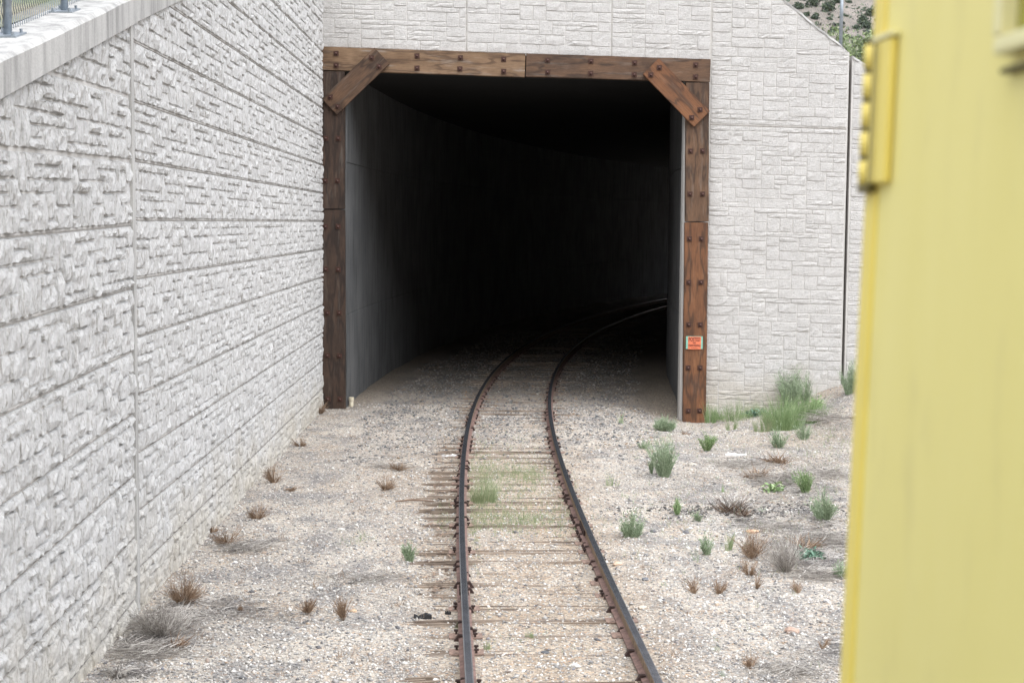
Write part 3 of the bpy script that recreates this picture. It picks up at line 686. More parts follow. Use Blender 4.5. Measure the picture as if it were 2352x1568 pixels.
# ------------------------------------------------------------------ vegetation
class Tri:
    def __init__(s): s.V = []; s.T = []
    def blade(s, p, d, L, w_, bend, n=3, side=None):
        """a narrow curved strip from p along d, bent sideways"""
        p = np.array(p, float); d = np.array(d, float); d /= np.linalg.norm(d)+1e-9
        sd_ = side if side is not None else np.cross(d, [0.3, 1, .1]); sd_ = sd_/(np.linalg.norm(sd_)+1e-9); b = len(s.V)
        for i in range(n+1):
            t = i/n; q = p+d*L*t+np.array(bend)*L*t*t; ww = w_*(1-t*.85)
            s.V.append(q-sd_*ww/2); s.V.append(q+sd_*ww/2)
        for i in range(n):
            a = b+2*i; s.T += [(a, a+1, a+3), (a, a+3, a+2)]
        return q
    def leaf(s, p, d, L, w_):
        d = np.array(d, float); d /= np.linalg.norm(d)+1e-9; sd_ = np.cross(d, nr.randn(3)); sd_ /= np.linalg.norm(sd_)+1e-9; b = len(s.V); p = np.array(p)
        s.V += [p, p+d*L*.5+sd_*w_/2, p+d*L, p+d*L*.5-sd_*w_/2]; s.T += [(b, b+1, b+2), (b, b+2, b+3)]
    def obj(s, name, mat, parent=None): return np_tris(name, np.array(s.V), np.array(s.T), mat, parent)
def ppm(y): return F/y          # 2352-units per metre
def feathery(t, w_, h, n, dense=1., lean=0., lw=.005):
    cl = [(nr.rand()*2*pi, nr.rand()**.6, nr.uniform(.5, 1.08)) for _ in range(max(4, n//9))]
    for _ in range(n):
        a, rr, hk = cl[nr.randint(len(cl))]; a += nr.randn()*.22; rr = min(1.1, abs(rr+nr.randn()*.12)); b0 = np.array([math.cos(a), math.sin(a)*.8, 0])*w_*.12*rr
        d = np.array([math.cos(a)*rr*w_*.55/h+lean, math.sin(a)*rr*w_*.45/h, 1.]); L = h*hk*nr.uniform(.6, 1.02)*(1-.2*rr)/np.linalg.norm(d)*1.1
        bend = np.array([nr.randn()*.07, nr.randn()*.07, -.05*rr]); t.blade(b0, d, L, .0045, bend, 3)
        d = d/np.linalg.norm(d)
        for k in range(int(13*dense)):
            tt = nr.uniform(.12, 1); q = b0+d*L*tt+bend*L*tt*tt; dd = d*1.1+nr.randn(3)*.5; t.leaf(q, dd, nr.uniform(.02, .055)*min(1.6, h/.35), lw*nr.uniform(.8, 2.))
def tuft(t, w_, h, n, lw=.005, spread=1.):
    cl = [(nr.rand()*2*pi, nr.rand()**.5, nr.uniform(.55, 1.05)) for _ in range(max(5, n//24))]
    for _ in range(n):
        a, rr, hk = cl[nr.randint(len(cl))]; a += nr.randn()*.25; rr = min(1, abs(rr+nr.randn()*.15)); b0 = np.array([math.cos(a), math.sin(a), 0])*w_*.36*rr
        d = np.array([math.cos(a)*rr*.35*spread*w_/h, math.sin(a)*rr*.35*spread*w_/h, 1]); t.blade(b0, d, h*hk*(1.05-.45*rr)*nr.uniform(.45, 1), lw*nr.uniform(.6, 1.4), nr.randn(3)*[.2, .2, .05], 3)
def twiggy(t, w_, h, n, lw=.0045, up=1.):
    cl = [(nr.rand()*2*pi, nr.rand()**.5, nr.uniform(.45, 1.1)) for _ in range(max(4, n//9))]
    for _ in range(n):
        a, rr, hk = cl[nr.randint(len(cl))]; a += nr.randn()*.25; rr = abs(rr+nr.randn()*.15); d = np.array([math.cos(a)*rr*w_/h*.7, math.sin(a)*rr*w_/h*.7, up*nr.uniform(.4, 1)]); L = h*hk*nr.uniform(.5, 1)
        bend = nr.randn(3)*.18; p0 = np.array([math.cos(a), math.sin(a), 0])*w_*.1*nr.rand(); t.blade(p0, d, L, lw*1.5, bend, 4)
        dn = d/np.linalg.norm(d)
        for k in range(5):
            tt = nr.uniform(.3, .95); q = p0+dn*L*tt+bend*L*tt*tt; t.blade(q, dn+nr.randn(3)*.45, L*nr.uniform(.15, .4), lw*.8, nr.randn(3)*.2, 2)
def matted(t, w_, h, n, lw=.006):
    for _ in range(n):
        p = np.array([nr.randn()*w_*.25, nr.randn()*w_*.22, abs(nr.randn())*h*.25]); a = nr.rand()*2*pi
        t.blade(p, (math.cos(a), math.sin(a)*.7, nr.uniform(-.05, .3)), nr.uniform(.15, .5)*w_**.5*.7, lw*nr.uniform(.6, 1.5), (nr.randn()*.15, nr.randn()*.15, -.08), 3)
def broad(t, w_, h, n):
    for _ in range(n):
        p = np.array([nr.randn()*w_*.22, nr.randn()*w_*.2, abs(nr.randn())*h*.3]); a = nr.rand()*2*pi
        t.leaf(p, (math.cos(a), math.sin(a), nr.uniform(.1, .9)), nr.uniform(.05, .1), nr.uniform(.025, .045))
def stump(t, w_, h, n):
    for _ in range(n):
        a = nr.rand()*2*pi; d = (math.cos(a), math.sin(a), nr.uniform(.1, 1)); t.blade(np.array([nr.randn(), nr.randn(), .1])*w_*.12, d, w_*nr.uniform(.2, .55), nr.uniform(.008, .02), nr.randn(3)*.15, 3)
def plant(name, px, py, wpx, hpx, kind, mat, n, label, cat, group=None, **kw):
    p = at_g(px, py); s_ = p.y/F; t = Tri(); K = 1.5 if kind in 'ft' else 1.45; wpx *= K; hpx *= {'t': 1.6, 'f': 1.42, 'w': 1.45, 's': 1.5, 'm': 1.25, 'b': 1.2}[kind]; wpx *= 1.05 if kind == 'f' else 1.0; n = int(n*(2.0 if kind in 'fw' else 1.5))
    {'f': feathery, 't': tuft, 'w': twiggy, 'm': matted, 'b': broad, 's': stump}[kind](t, wpx*s_, hpx*s_, n, **kw)
    o = t.obj(name, mat); o.location = p-Vector((0, 0, .01)); tag(o, label, cat, group); return o
G1 = 'green desert shrubs by the track'; G2 = 'dry dead weeds on the gravel'
plant('sage_bush', 1527, 990, 60, 31, 'f', M_sage, 190, 'round dense sage-green bush in front of the right timber post', 'bush', G1, dense=1.6)
plant('rabbitbrush', 1526, 1095, 62, 88, 'f', M_sage, 110, 'tall feathery pale green shrub on the gravel below the round bush', 'shrub', G1)
plant('rabbitbrush', 1497, 1088, 24, 34, 'f', M_sage, 25, 'small wispy shoot at the left foot of the tall feathery shrub', 'shrub', G1)
plant('green_weed', 1623, 1035, 34, 36, 'f', M_green, 60, 'small bright green leafy weed below the foot of the right post', 'weed', G1, lw=.008)
plant('rabbitbrush', 1449, 1233, 62, 50, 'f', M_sage, 90, 'rounded grey-green shrub standing alone nearest the right rail', 'shrub', G1)
plant('grass_clump', 1686, 962, 84, 48, 't', M_green, 420, 'low wide green grass clump at the foot of the wing wall', 'grass clump', G1)
plant('grass_clump', 1680, 988, 26, 34, 't', M_grass, 70, 'thin grass tuft just in front of the low wide clump', 'grass clump', G1)
plant('grass_clump', 1632, 957, 24, 44, 't', M_green, 150, 'green tuft squeezed against the right side of the timber post', 'grass clump', G1)
plant('tall_shrub', 1815, 936, 56, 78, 'f', M_sage, 150, 'tall upright green shrub standing against the wing wall', 'shrub', G1, dense=1.3)
plant('tall_shrub', 1850, 930, 36, 54, 'f', M_sage, 80, 'airy shrub right behind the tall upright one by the wall', 'shrub', G1)
plant('grass_clump', 1800, 985, 74, 66, 't', M_green, 1000, 'large thick bright green grass clump on the bank', 'grass clump', G1, lw=.007)
plant('grass_clump', 1862, 968, 56, 58, 't', M_green, 640, 'right neighbour of the large thick grass clump', 'grass clump', G1, lw=.007)
plant('grass_clump', 1752, 990, 36, 50, 't', M_grass, 180, 'looser grass tuft at the left edge of the large clump', 'grass clump', G1)
plant('green_weed', 1876, 935, 28, 24, 'b', M_green, 150, 'bright leafy weed on the bank behind the grass clumps', 'weed', G1)
plant('mullein', 1738, 944, 40, 20, 'b', M_teal, 110, 'flat blue-green leafy weed at the foot of the wing wall', 'weed', G1)
plant('green_weed', 1728, 935, 18, 46, 't', M_grass, 40, 'thin stalks growing beside the blue-green leafy weed', 'weed', G1)
plant('rabbitbrush', 1786, 1028, 48, 42, 'f', M_sage, 60, 'pale shrub in front of the large grass clump', 'shrub', G1)
plant('rabbitbrush', 1846, 1010, 40, 40, 'f', M_sage, 40, 'thin shrub right of the pale one below the grass clumps', 'shrub', G1)
plant('rabbitbrush', 1850, 1131, 36, 50, 'f', M_green, 60, 'leaning bright green shrub near the yellow railcar', 'shrub', G1, lean=-.25)
plant('rabbitbrush', 1819, 1112, 26, 22, 'f', M_sage, 24, 'low shoot left of the leaning bright green shrub', 'shrub', G1)
plant('rabbitbrush', 1896, 1196, 66, 60, 'f', M_sage, 80, 'wide grey-green shrub tangled with dead grass beside the yellow railcar', 'shrub', G1)
plant('green_weed', 1776, 1128, 30, 24, 'b', M_green, 60, 'little leafy weed left of the leaning shrub', 'weed', G1)
plant('rabbitbrush', 1626, 1273, 28, 42, 'f', M_sage, 44, 'narrow upright green shoot in the middle of the white gravel', 'shrub', G1)
plant('rabbitbrush', 1668, 1262, 24, 46, 't', M_grass, 60, 'thin yellowish stalks right of the narrow upright shoot', 'shrub', G1)
plant('rabbitbrush', 941, 1290, 28, 44, 'f', M_sage, 50, 'little grey-green shrub left of the tie ends', 'shrub', G1)
plant('green_weed', 1408, 1116, 28, 34, 't', M_grass, 30, 'sparse spiky weed between the right rail and the tall shrub', 'weed', G1)
plant('green_weed', 1425, 972, 16, 22, 't', M_green, 26, 'tiny weed in the gravel just outside the tunnel mouth', 'weed', G1)
plant('rabbitbrush', 1555, 1182, 34, 36, 'f', M_green, 40, 'low green shrub left of the dead stump', 'shrub', G1)
plant('rabbitbrush', 1604, 1196, 24, 26, 'f', M_sage, 22, 'small shoot right of the low green shrub', 'shrub', G1)
plant('rabbitbrush', 1476, 1030, 36, 24, 'f', M_sage, 26, 'faint low shrub left of the tall feathery one', 'shrub', G1)
plant('broadleaf_weed', 1858, 1282, 46, 22, 'b', M_teal, 150, 'blue-green leafy rosette with dead brown stalks behind it', 'weed', G1)
plant('rabbitbrush', 1932, 1326, 60, 34, 'f', M_sage, 50, 'low green shrub cut off by the yellow railcar', 'shrub', G1)
plant('rabbitbrush', 1950, 905, 44, 70, 'f', M_sage, 80, 'tall grey-green shrub at the wall beside the yellow railcar', 'shrub', G1)
plant('green_weed', 1120, 1490, 16, 30, 't', M_grass, 20, 'thin green weed beside the inside of the left rail', 'weed', G1)
plant('green_weed', 1215, 1462, 22, 18, 't', M_grass, 40, 'small pale grass tuft between the rails near the bottom', 'weed', G1)
plant('green_weed', 1660, 1130, 16, 16, 't', M_green, 20, 'tiny green sprout right of the track', 'weed', G1)
plant('green_weed', 1110, 1152, 52, 50, 't', M_grass, 330, 'dense green grass tuft against the left rail', 'weed', G1, lw=.004)
plant('dry_bush', 1728, 1282, 40, 52, 'w', M_drybr, 80, 'upright tan dead bush on the gravel', 'dead bush', G2)
plant('dry_bush', 1806, 1312, 72, 72, 'w', M_dry, 110, 'larger fan-shaped grey dead bush', 'dead bush', G2)
plant('dry_bush', 1720, 1320, 34, 34, 'w', M_drybr, 36, 'small dead bush below the upright tan one', 'dead bush', G2)
plant('dead_stump', 1682, 1176, 80, 32, 's', M_wchip, 60, 'dark broken core of the grey woody stump', 'stump', G2)
plant('dead_stump', 1682, 1170, 70, 26, 's', M_dry, 110, 'grey woody stump with spreading dead branches', 'stump', G2)
plant('dead_stump', 1710, 1186, 40, 18, 's', M_wchip, 50, 'brown broken roots right of the grey stump', 'stump', G2)
plant('dead_stump', 1738, 1098, 54, 26, 's', M_drybr, 110, 'brown broken clump of dead roots', 'stump', G2)
plant('dead_stump', 1786, 1062, 60, 18, 's', M_drybr, 60, 'scattered brown roots behind the broken clump', 'stump', G2)
plant('dead_stump', 1848, 1258, 60, 34, 's', M_drybr, 70, 'dead brown stalks behind the blue-green rosette', 'stump', G2)
plant('dry_weed', 1573, 998, 22, 20, 's', M_drybr, 26, 'small brown stump right of the round bush', 'dead weed', G2)
for (px, py, ww, hh, nn, lab) in ((1595, 1362, 24, 30, 24, 'small brown weed at the left of the lower row on the white gravel'), (1652, 1362, 26, 30, 26, 'small brown weed in the middle of the lower row'), (1736, 1350, 20, 24, 18, 'small brown weed at the right of the lower row'), (1835, 1362, 30, 30, 26, 'brown weed under the fan-shaped dead bush'), (1722, 1535, 36, 34, 26, 'dead weed near the bottom right beside the railcar'), (1888, 1488, 26, 24, 16, 'dead weed just left of the yellow railcar')):
    plant('dry_weed', px, py, ww, hh, 'w', M_drybr, nn, lab, 'dead weed', G2)
plant('dry_bush', 420, 1385, 70, 58, 'w', M_drybr, 130, 'upright brown dead bush at the foot of the left wall', 'dead bush', G2)
plant('dry_bush', 372, 1462, 120, 70, 'w', M_dry, 170, 'big sprawling grey dead bush against the left wall', 'dead bush', G2)
plant('dead_stump', 400, 1488, 60, 30, 's', M_drybr, 60, 'brown broken stump in front of the sprawling grey bush', 'stump', G2)
plant('dry_bush', 350, 1442, 130, 40, 'm', M_dry, 380, 'tangle of pale grey twigs between the two dead bushes by the left wall', 'dead bush', G2)
plant('dry_bush', 330, 1500, 120, 26, 'm', M_dry, 420, 'flattened grey dead twigs in the corner of the left wall', 'dead bush', G2)
plant('dead_stump', 270, 1552, 60, 24, 's', M_dry, 50, 'dead twigs at the bottom left corner by the wall', 'stump', G2)
for (px, py, ww, hh, lab) in ((628, 1108, 34, 34, 'orange-brown dead weed at the foot of the left wall'), (662, 1126, 50, 14, 'flat rusty dead weed right of the orange-brown one'), (885, 1124, 44, 30, 'brown dead weed midway between wall and track'), (915, 1080, 44, 26, 'dark twiggy dead weed above the midway one'), (590, 1190, 54, 34, 'thin grey dead weed near the left wall'), (520, 1250, 60, 40, 'branching dead weed over a dark patch by the left wall'), (487, 1222, 26, 14, 'flat brown dead weed tight against the wall'), (660, 1412, 0, 0, ''), (708, 1408, 16, 32, 'thin tan dead weed on open gravel'), (788, 1424, 22, 44, 'narrow orange dead weed right of the thin tan one'), (735, 950, 22, 22, 'reddish dead weed at the corner of the left wall and the timber post'), (690, 1024, 30, 18, 'low dead weed below the wall corner'), (552, 1404, 10, 12, 'tiny dead sprig on the gravel')):
    if ww: plant('dry_weed', px, py, ww, hh, 'w', M_drybr, 46, lab, 'dead weed', G2, lw=.005)
for (px, py, ww, hh, nn, mt, lab) in ((1800, 1108, 120, 30, 420, M_dry, 'hazy tangle of pale dead grass left of the leaning green shrub'), (1905, 1095, 70, 30, 200, M_dry, 'pale dead grass mound beside the yellow railcar behind the leaning shrub'), (1905, 1245, 90, 34, 420, M_dry, 'pale dead grass tangle below the wide grey-green shrub'),
        (1700, 1070, 90, 18, 260, M_dry, 'low grey dead twigs around the white scrap'), (1905, 965, 80, 34, 380, M_dry, 'grey dead branches lying on the bank right of the green clumps'), (1770, 1215, 110, 20, 130, M_dry, 'low pale dead grass between the stump and the wide shrub'), (1880, 1325, 90, 24, 300, M_dry, 'flattened dead grass right of the fan-shaped dead bush'),
        (1800, 1545, 120, 16, 240, M_dry, 'flattened pale dead grass at the bottom edge beside the railcar'), (905, 1075, 70, 14, 200, M_dry, 'pale dead twigs beside the dark twiggy weed left of the track'), (560, 1258, 90, 14, 260, M_dry, 'pale dead twigs spread by the left wall'), (870, 1330, 100, 14, 160, M_dry, 'thin pale dead stalks lying left of the tie ends')):
    plant('dead_grass', px, py, ww, hh, 'm', mt, nn, lab, 'dead grass', G2)
# grass between the rails (nobody could count the blades)
t = Tri()
def scatter_grass(px, py, wx, wy, n, h):
    for _ in range(n):
        p = at_g(px+nr.randn()*wx, py+nr.randn()*wy)
        if abs(abs(p.x-float(cxy(p.y)))-.752) < .09: continue
        hh = h*nr.uniform(.4, 1.2)
        for k in range(3): t.blade((p.x+nr.randn()*.012, p.y+nr.randn()*.02, p.z-.005), (nr.randn()*.25, nr.randn()*.25, 1), hh*nr.uniform(.5, 1), .0035, nr.randn(3)*.15, 2)
for a_ in ((1120, 1100, 26, 45, 420, .10), (1185, 1110, 50, 40, 420, .09), (1150, 1190, 50, 20, 300, .10), (1090, 1200, 8, 60, 120, .10), (1290, 1180, 16, 40, 90, .10), (1560, 1190, 130, 50, 160, .09), (1780, 1240, 120, 60, 160, .10), (1640, 1020, 110, 30, 140, .10), (1880, 1030, 50, 60, 220, .13), (1185, 1085, 45, 16, 320, .10), (1110, 1115, 14, 30, 260, .10), (1160, 1200, 40, 14, 190, .11), (1235, 1200, 26, 14, 110, .12), (1215, 1100, 20, 14, 90, .12), (1085, 1060, 10, 30, 60, .08), (1060, 1180, 40, 16, 60, .07),
           (1190, 1010, 35, 10, 50, .05), (1310, 1150, 12, 20, 60, .08), (1020, 1190, 14, 18, 40, .1), (1200, 1480, 60, 20, 20, .07), (1120, 1380, 30, 30, 16, .06), (820, 1240, 20, 8, 36, .08), (1000, 1010, 60, 14, 30, .04)): scatter_grass(*a_)
tag(t.obj('grass', M_grass), 'wispy green grass sprouting between the rails', 'grass', kind='stuff')
# dead straw and twigs lying about
t = Tri(); t2 = Tri(); t3 = Tri()
def litter(T_, px, py, wx, wy, n, L, lw):
    cs = [(px+nr.randn()*wx, py+nr.randn()*wy, nr.uniform(.25, .8)) for _ in range(7)]
    for _ in range(int(n*1.6)):
        cx_, cy_, sc_ = cs[nr.randint(7)]
        p = at_g(min(2050, max(150, cx_+nr.randn()*wx*sc_)), max(960, cy_+nr.randn()*wy*sc_*.8))
        if p.y > 30.05 or p.x < left_x(p.y)+.12 or abs(abs(p.x-float(cxy(p.y)))-.752) < .1: continue
        a = nr.rand()*2*pi; T_.blade((p.x, p.y, p.z+nr.uniform(.004, .03)), (math.cos(a), math.sin(a)*.8, nr.uniform(-.02, .12)), L*nr.uniform(.3, 1.3), lw*1.5*nr.uniform(.5, 1.5), (nr.randn()*.2, nr.randn()*.2, -.06), 3, side=np.array([-math.sin(a), math.cos(a), .3]))
for a_ in ((350, 1470, 70, 36, 1500, .22, .004), (560, 1255, 60, 8, 300, .16, .004), (470, 1390, 60, 14, 350, .2, .004), (560, 1420, 110, 20, 260, .22, .004), (800, 1340, 60, 24, 130, .25, .004), (280, 1545, 60, 10, 300, .18, .004), (900, 1050, 60, 14, 200, .14, .004),
           (1830, 1110, 60, 26, 800, .16, .004), (1870, 1230, 60, 30, 900, .2, .004), (1900, 1290, 46, 20, 500, .2, .004), (1740, 1060, 80, 20, 500, .14, .004), (1690, 1190, 50, 16, 350, .18, .004), (1800, 1180, 110, 90, 700, .2, .005), (1880, 1200, 50, 120, 600, .22, .005), (1930, 1500, 30, 60, 300, .2, .004), (1900, 960, 40, 30, 500, .16, .004), (1920, 1080, 20, 60, 300, .18, .004), (1860, 1500, 80, 30, 200, .16, .003), (1640, 1120, 120, 30, 500, .1, .004), (1180, 1300, 250, 180, 350, .08, .003), (740, 1200, 170, 160, 500, .09, .003), (1650, 1350, 200, 130, 400, .09, .003)):
    litter(t, a_[0], a_[1], a_[2]*.9, a_[3]*.8, int(a_[4]*.6), *a_[5:]); litter(t3, a_[0], a_[1], a_[2]*.8, a_[3]*.7, int(a_[4]*.5), *a_[5:])
for a_ in ((1025, 1090, 22, 40, 110, .16, .012), (1005, 1220, 24, 50, 70, .16, .012), (1000, 1330, 26, 30, 60, .15, .013), (1200, 1300, 90, 150, 120, .10, .007), (1740, 1160, 120, 30, 90, .1, .008), (700, 1060, 40, 60, 60, .1, .006), (1250, 1450, 120, 60, 40, .08, .007), (740, 1250, 150, 120, 60, .08, .006), (1640, 1400, 150, 100, 50, .07, .006)): litter(t2, *a_)
tag(t.obj('dead_straw', M_dry), 'matted grey dead straw lying on the gravel', 'dead grass', kind='stuff')
tag(t3.obj('dead_straw', M_drydk), 'dark grey mats of straw on the gravel', 'dead grass', kind='stuff')
tag(t2.obj('wood_debris', M_wchip), 'brown wood splinters and twigs strewn along the tie ends', 'wood debris', kind='stuff')

t = Tri(); t4 = Tri()
for _ in range(150):
    left = nr.rand() < .5; px, py = (nr.uniform(420, 1000), nr.uniform(1000, 1560)) if left else (nr.uniform(1400, 1925), nr.uniform(985, 1560)); p = at_g(px, py)
    if p.y > 30 or p.x < left_x(p.y)+.1 or abs(p.x-float(cxy(p.y))) < .95: continue
    T_ = t4 if (not left and nr.rand() < .45) else t; hh = nr.uniform(.04, .16)
    for k in range(nr.randint(4, 18)): T_.blade((p.x+nr.randn()*.03, p.y+nr.randn()*.03, p.z-.005), (nr.randn()*.6, nr.randn()*.5, 1), hh*nr.uniform(.3, 1), .004, nr.randn(3)*.25, 2)
tag(t.obj('dry_sprigs', M_drybr), 'tiny dry brown sprigs dotted over the gravel', 'dry sprigs', kind='stuff')
tag(t4.obj('green_sprigs', M_sage), 'tiny grey-green seedlings dotted over the gravel right of the track', 'seedlings', kind='stuff')
# ------------------------------------------------------------------ single small things on the ground
def rock(px, py, wpx, hf, col, label, name='rock'):
    p = at_g(px, py); r0 = wpx*p.y/F/2; bm = bmesh.new(); bmesh.ops.create_icosphere(bm, subdivisions=2, radius=1); rr = random.Random(int(px))
    for v in bm.verts:
        n = v.co.copy(); v.co = Vector((n.x*r0, n.y*r0*.8, n.z*r0*hf))*(1+rr.uniform(-.16, .16))
    me = bpy.data.meshes.new(name); bm.to_mesh(me); bm.free(); me.materials.append(m_plain('rock_surface', col, .9, 0, .18, 25, .01)); o = link(name, me)
    o.location = p+Vector((0, 0, r0*hf*.35)); tag(o, label, 'rock', 'loose rocks on the gravel')
rock(1818, 1452, 34, .62, (.42, .30, .24), 'pinkish rock beside the yellow railcar near the bottom right')
rock(1576, 1224, 17, .55, (.16, .16, .17), 'dark rock on the white gravel right of the rounded shrub')
rock(1482, 1331, 18, .5, (.14, .15, .17), 'blue-grey rock between the right rail and the narrow shoot')
rock(1500, 1222, 17, .55, (.13, .13, .14), 'dark rock on the white gravel just right of the rounded shrub')
rock(1728, 1222, 28, .4, (.60, .40, .27), 'flat orange rock above the upright dead bush')
rock(1418, 1296, 22, .5, (.58, .44, .33), 'pale orange rock close to the right rail')
rock(1476, 1397, 24, .5, (.55, .48, .40), 'cream rock right of the right rail')
rock(1322, 1531, 24, .6, (.62, .60, .57), 'white rock between the rails near the bottom')
rock(812, 1404, 18, .5, (.55, .40, .27), 'orange rock beside the narrow orange dead weed')
rock(782, 1218, 20, .5, (.55, .53, .49), 'pale rock on the gravel left of the little shrub')
rock(352, 1424, 16, .7, (.62, .60, .55), 'white rock among the dead bushes by the left wall')
rock(735+0, 1350, 16, .3, (.68, .70, .70), 'flat white stone chip on the open gravel')
rock(1560, 1162, 24, .35, (.52, .48, .43), 'flat pale rock left of the dark cinders')
rock(1590, 1068, 22, .4, (.50, .46, .40), 'flat tan rock below the bright green weed')
rock(1252+0, 1498, 22, .3, (.10, .105, .115), 'flat dark slate piece between the rails')
# cream pipe stub
p = at_g(807, 933); s_ = p.y/F
rp = empty('pipe_stub', 'short cream plastic pipe stub at the left inside edge of the tunnel mouth', 'pipe', p)
m_ = MB(); m_.tube([(0, 0, -.1), (0, 0, 16*s_)], 5.2*s_, 16); m_.obj('pipe', M_pvc, rp, True)
m_ = MB(); m_.tube([(0, 0, 13*s_), (0, 0, 20.5*s_), (0, 0, 21.5*s_)], [6.3*s_, 6.3*s_, 5*s_], 16); m_.obj('cap', M_pvc, rp)
# white litter, rag, plank
def slip(name, px, py, wpx, hpx, mat, label, cat, th=.02, seed=1, rz=0.):
    p = at_g(px, py); s_ = p.y/F; rr = random.Random(seed); n = 8; V = []; Fc = []
    for j in range(4):
        for i in range(n+1): V.append(((i/n-.5)*wpx*s_, (j/3-.5)*hpx*s_*2.2*(1-.5*abs(i/n-.5)), th*(.5+rr.uniform(-.4, .5))))
    for j in range(3):
        for i in range(n): a = j*(n+1)+i; Fc.append((a, a+1, a+n+2, a+n+1))
    m0 = len(V); V += [(x_, y_, -.02) for x_, y_, _ in V]; Fc += [tuple(m0+i for i in f[::-1]) for f in Fc]
    per = list(range(n+1))+[j*(n+1)+n for j in (1, 2, 3)]+[3*(n+1)+i for i in range(n-1, -1, -1)]+[2*(n+1), (n+1)]
    for k in range(len(per)): a, b = per[k], per[(k+1) % len(per)]; Fc.append((a, a+m0, b+m0, b))
    o = mesh(name, V, Fc, mat); o.location = p; o.rotation_euler = (0, 0, rz); return tag(o, label, cat)
slip('plastic_litter', 1032, 1047, 34, 7, M_white, 'strip of white plastic litter lying left of the left rail', 'litter', .03, 2, .1)
slip('paper_litter', 1690, 1045, 48, 6, M_white, 'flat white scrap lying among the weeds right of the track', 'litter', .03, 3, -.1)
slip('black_rag', 971, 1418, 42, 10, M_black, 'crumpled black rag on the gravel left of the left rail', 'rag', .045, 4)
slip('black_scrap', 1029, 1409, 14, 6, M_black, 'small black scrap right of the crumpled black rag', 'scrap', .03, 5)
p = at_g(958, 1563); m_ = MB()
for k in range(4): m_.box((-.20+.05*k, -.06+.032*k, -.03), (.19-.06*((k*5) % 3), -.032+.032*k, .01+.008*((k*7) % 3)), 0, None, .004)
o = m_.obj('old_tie_piece', M_tie); o.location = p; o.rotation_euler = (.03, -.04, .10); tag(o, 'weathered grey-brown length of old tie lying left of the left rail at the bottom edge', 'wood piece')
p = at_g(955, 1148+5); m_ = MB(); m_.tube([(-.28, 0, .01), (-.05, .03, .03), (.25, -.01, .02)], [.010, .016, .009], 6); o = m_.obj('wooden_stick', M_wchip); o.location = p; tag(o, 'brown stick poking out sideways left of the tie ends', 'stick')

# ------------------------------------------------------------------ chain-link fences
def weave(pa, pb, hgt, cell, r, name, parent, bottom=.02):
    """zigzag wires of a chain-link fabric between two ground points; follows the slope"""
    pa, pb = Vector(pa), Vector(pb); D = pb-pa; L = math.hypot(D.x, D.y); slope = D.z/L; U2 = Vector((D.x/L, D.y/L, 0)); N = Vector((-U2.y, U2.x, 0))
    n = int(L/cell); m = int(hgt/cell*1.0)*1; V = []; T = []
    for i in range(n):
        pts = []
        for j in range(m+1):
            u = (i+.5*(j % 2)*2*.5+(.5 if j % 2 else 0)*0)*cell+(cell*.55 if j % 2 else -cell*.05); z = bottom+j*cell*.5*1.0*(hgt/(m*cell*.5)) if False else bottom+j*hgt/m
            pts.append(pa+U2*u+Vector((0, 0, u*slope+z))+N*(.004 if j % 2 else -.004))
        pts.insert(0, pts[0]+Vector((0, 0, -.04)))
        b = len(V)
        for q in pts:
            V += [q+U2*r, q-U2*r*.5+N*r*.87, q-U2*r*.5-N*r*.87]
        for k in range(len(pts)-1):
            a = b+3*k
            for e in range(3): f = (e+1) % 3; T += [(a+e, a+f, a+3+f), (a+e, a+3+f, a+3+e)]
    return np_tris(name, np.array([tuple(v) for v in V]), np.array(T), M_wire, parent)
rf = empty('chain_link_fence', 'grey chain-link fence with round posts standing on the left coping', 'fence', (0, 0, 0))
def fy(y): return Vector((left_x(y)-.235, y, cope_b(y)+.268))
posts = [8.0, 9.5, 11.16, 12.80, 14.5, 16.2, 18.0, 19.8, 21.6]
for yv in posts:
    b0 = fy(yv); m_ = MB(); m_.tube([b0, b0+Vector((0, 0, 1.9))], .031, 14); po = m_.obj('post', M_galv, rf, True)
    tl = math.atan(.247); xf = Matrix.Translation(b0)@Matrix.Rotation(tl, 4, 'X')
    m_ = MB(); m_.box((-.10, -.13, .0), (.10, .13, .012), 0, xf); m_.obj('base_plate', M_galv, po)
    for dx, dy in ((-.07, -.1), (.07, -.1), (-.07, .1), (.07, .1)):
        m_ = MB(); m_.tube([xf@Vector((dx, dy, .012)), xf@Vector((dx, dy, .04))], .013, 6); m_.obj('anchor_bolt', M_galv, po)
    for hz in (.28, .75):
        m_ = MB(); m_.tube([b0+Vector((0, 0, hz)), b0+Vector((0, 0, hz+.008))], .034, 12); m_.obj('tie_wire', M_wire, po)
dxf = Vector((-.04, 0, 0))
weave(fy(8.2)+dxf, fy(Y_J)+dxf, 1.8, .06, .0042, 'chain_link_mesh', rf, .06); weave(fy(Y_J)+dxf, fy(22)+dxf, 1.8, .06, .0042, 'chain_link_mesh', rf, .06)
m_ = MB(); m_.tube([fy(8.2)+Vector((0, 0, 1.9)), fy(Y_J)+Vector((0, 0, 1.9)), fy(22)+Vector((0, 0, 1.9))], .021, 8); m_.obj('top_rail', M_galv, rf)
rf2 = empty('chain_link_fence', 'chain-link fence with one visible post above the diagonal edge of the wing wall', 'fence', (0, 0, 0))
def fx(x): 
    z = topR(x)+SH*x if x < XJ else topO(x)+SH*x
    return Vector((x, YF+.16, z-.02))
xp = at_y(1931, 100, YF+.16).x
for xv in (xp-2.4, xp, xp+2.3):
    b0 = fx(xv); m_ = MB(); m_.tube([b0-Vector((0, 0, .1)), b0+Vector((0, 0, 1.6))], .036, 12); m_.obj('post', M_galv, rf2, True)
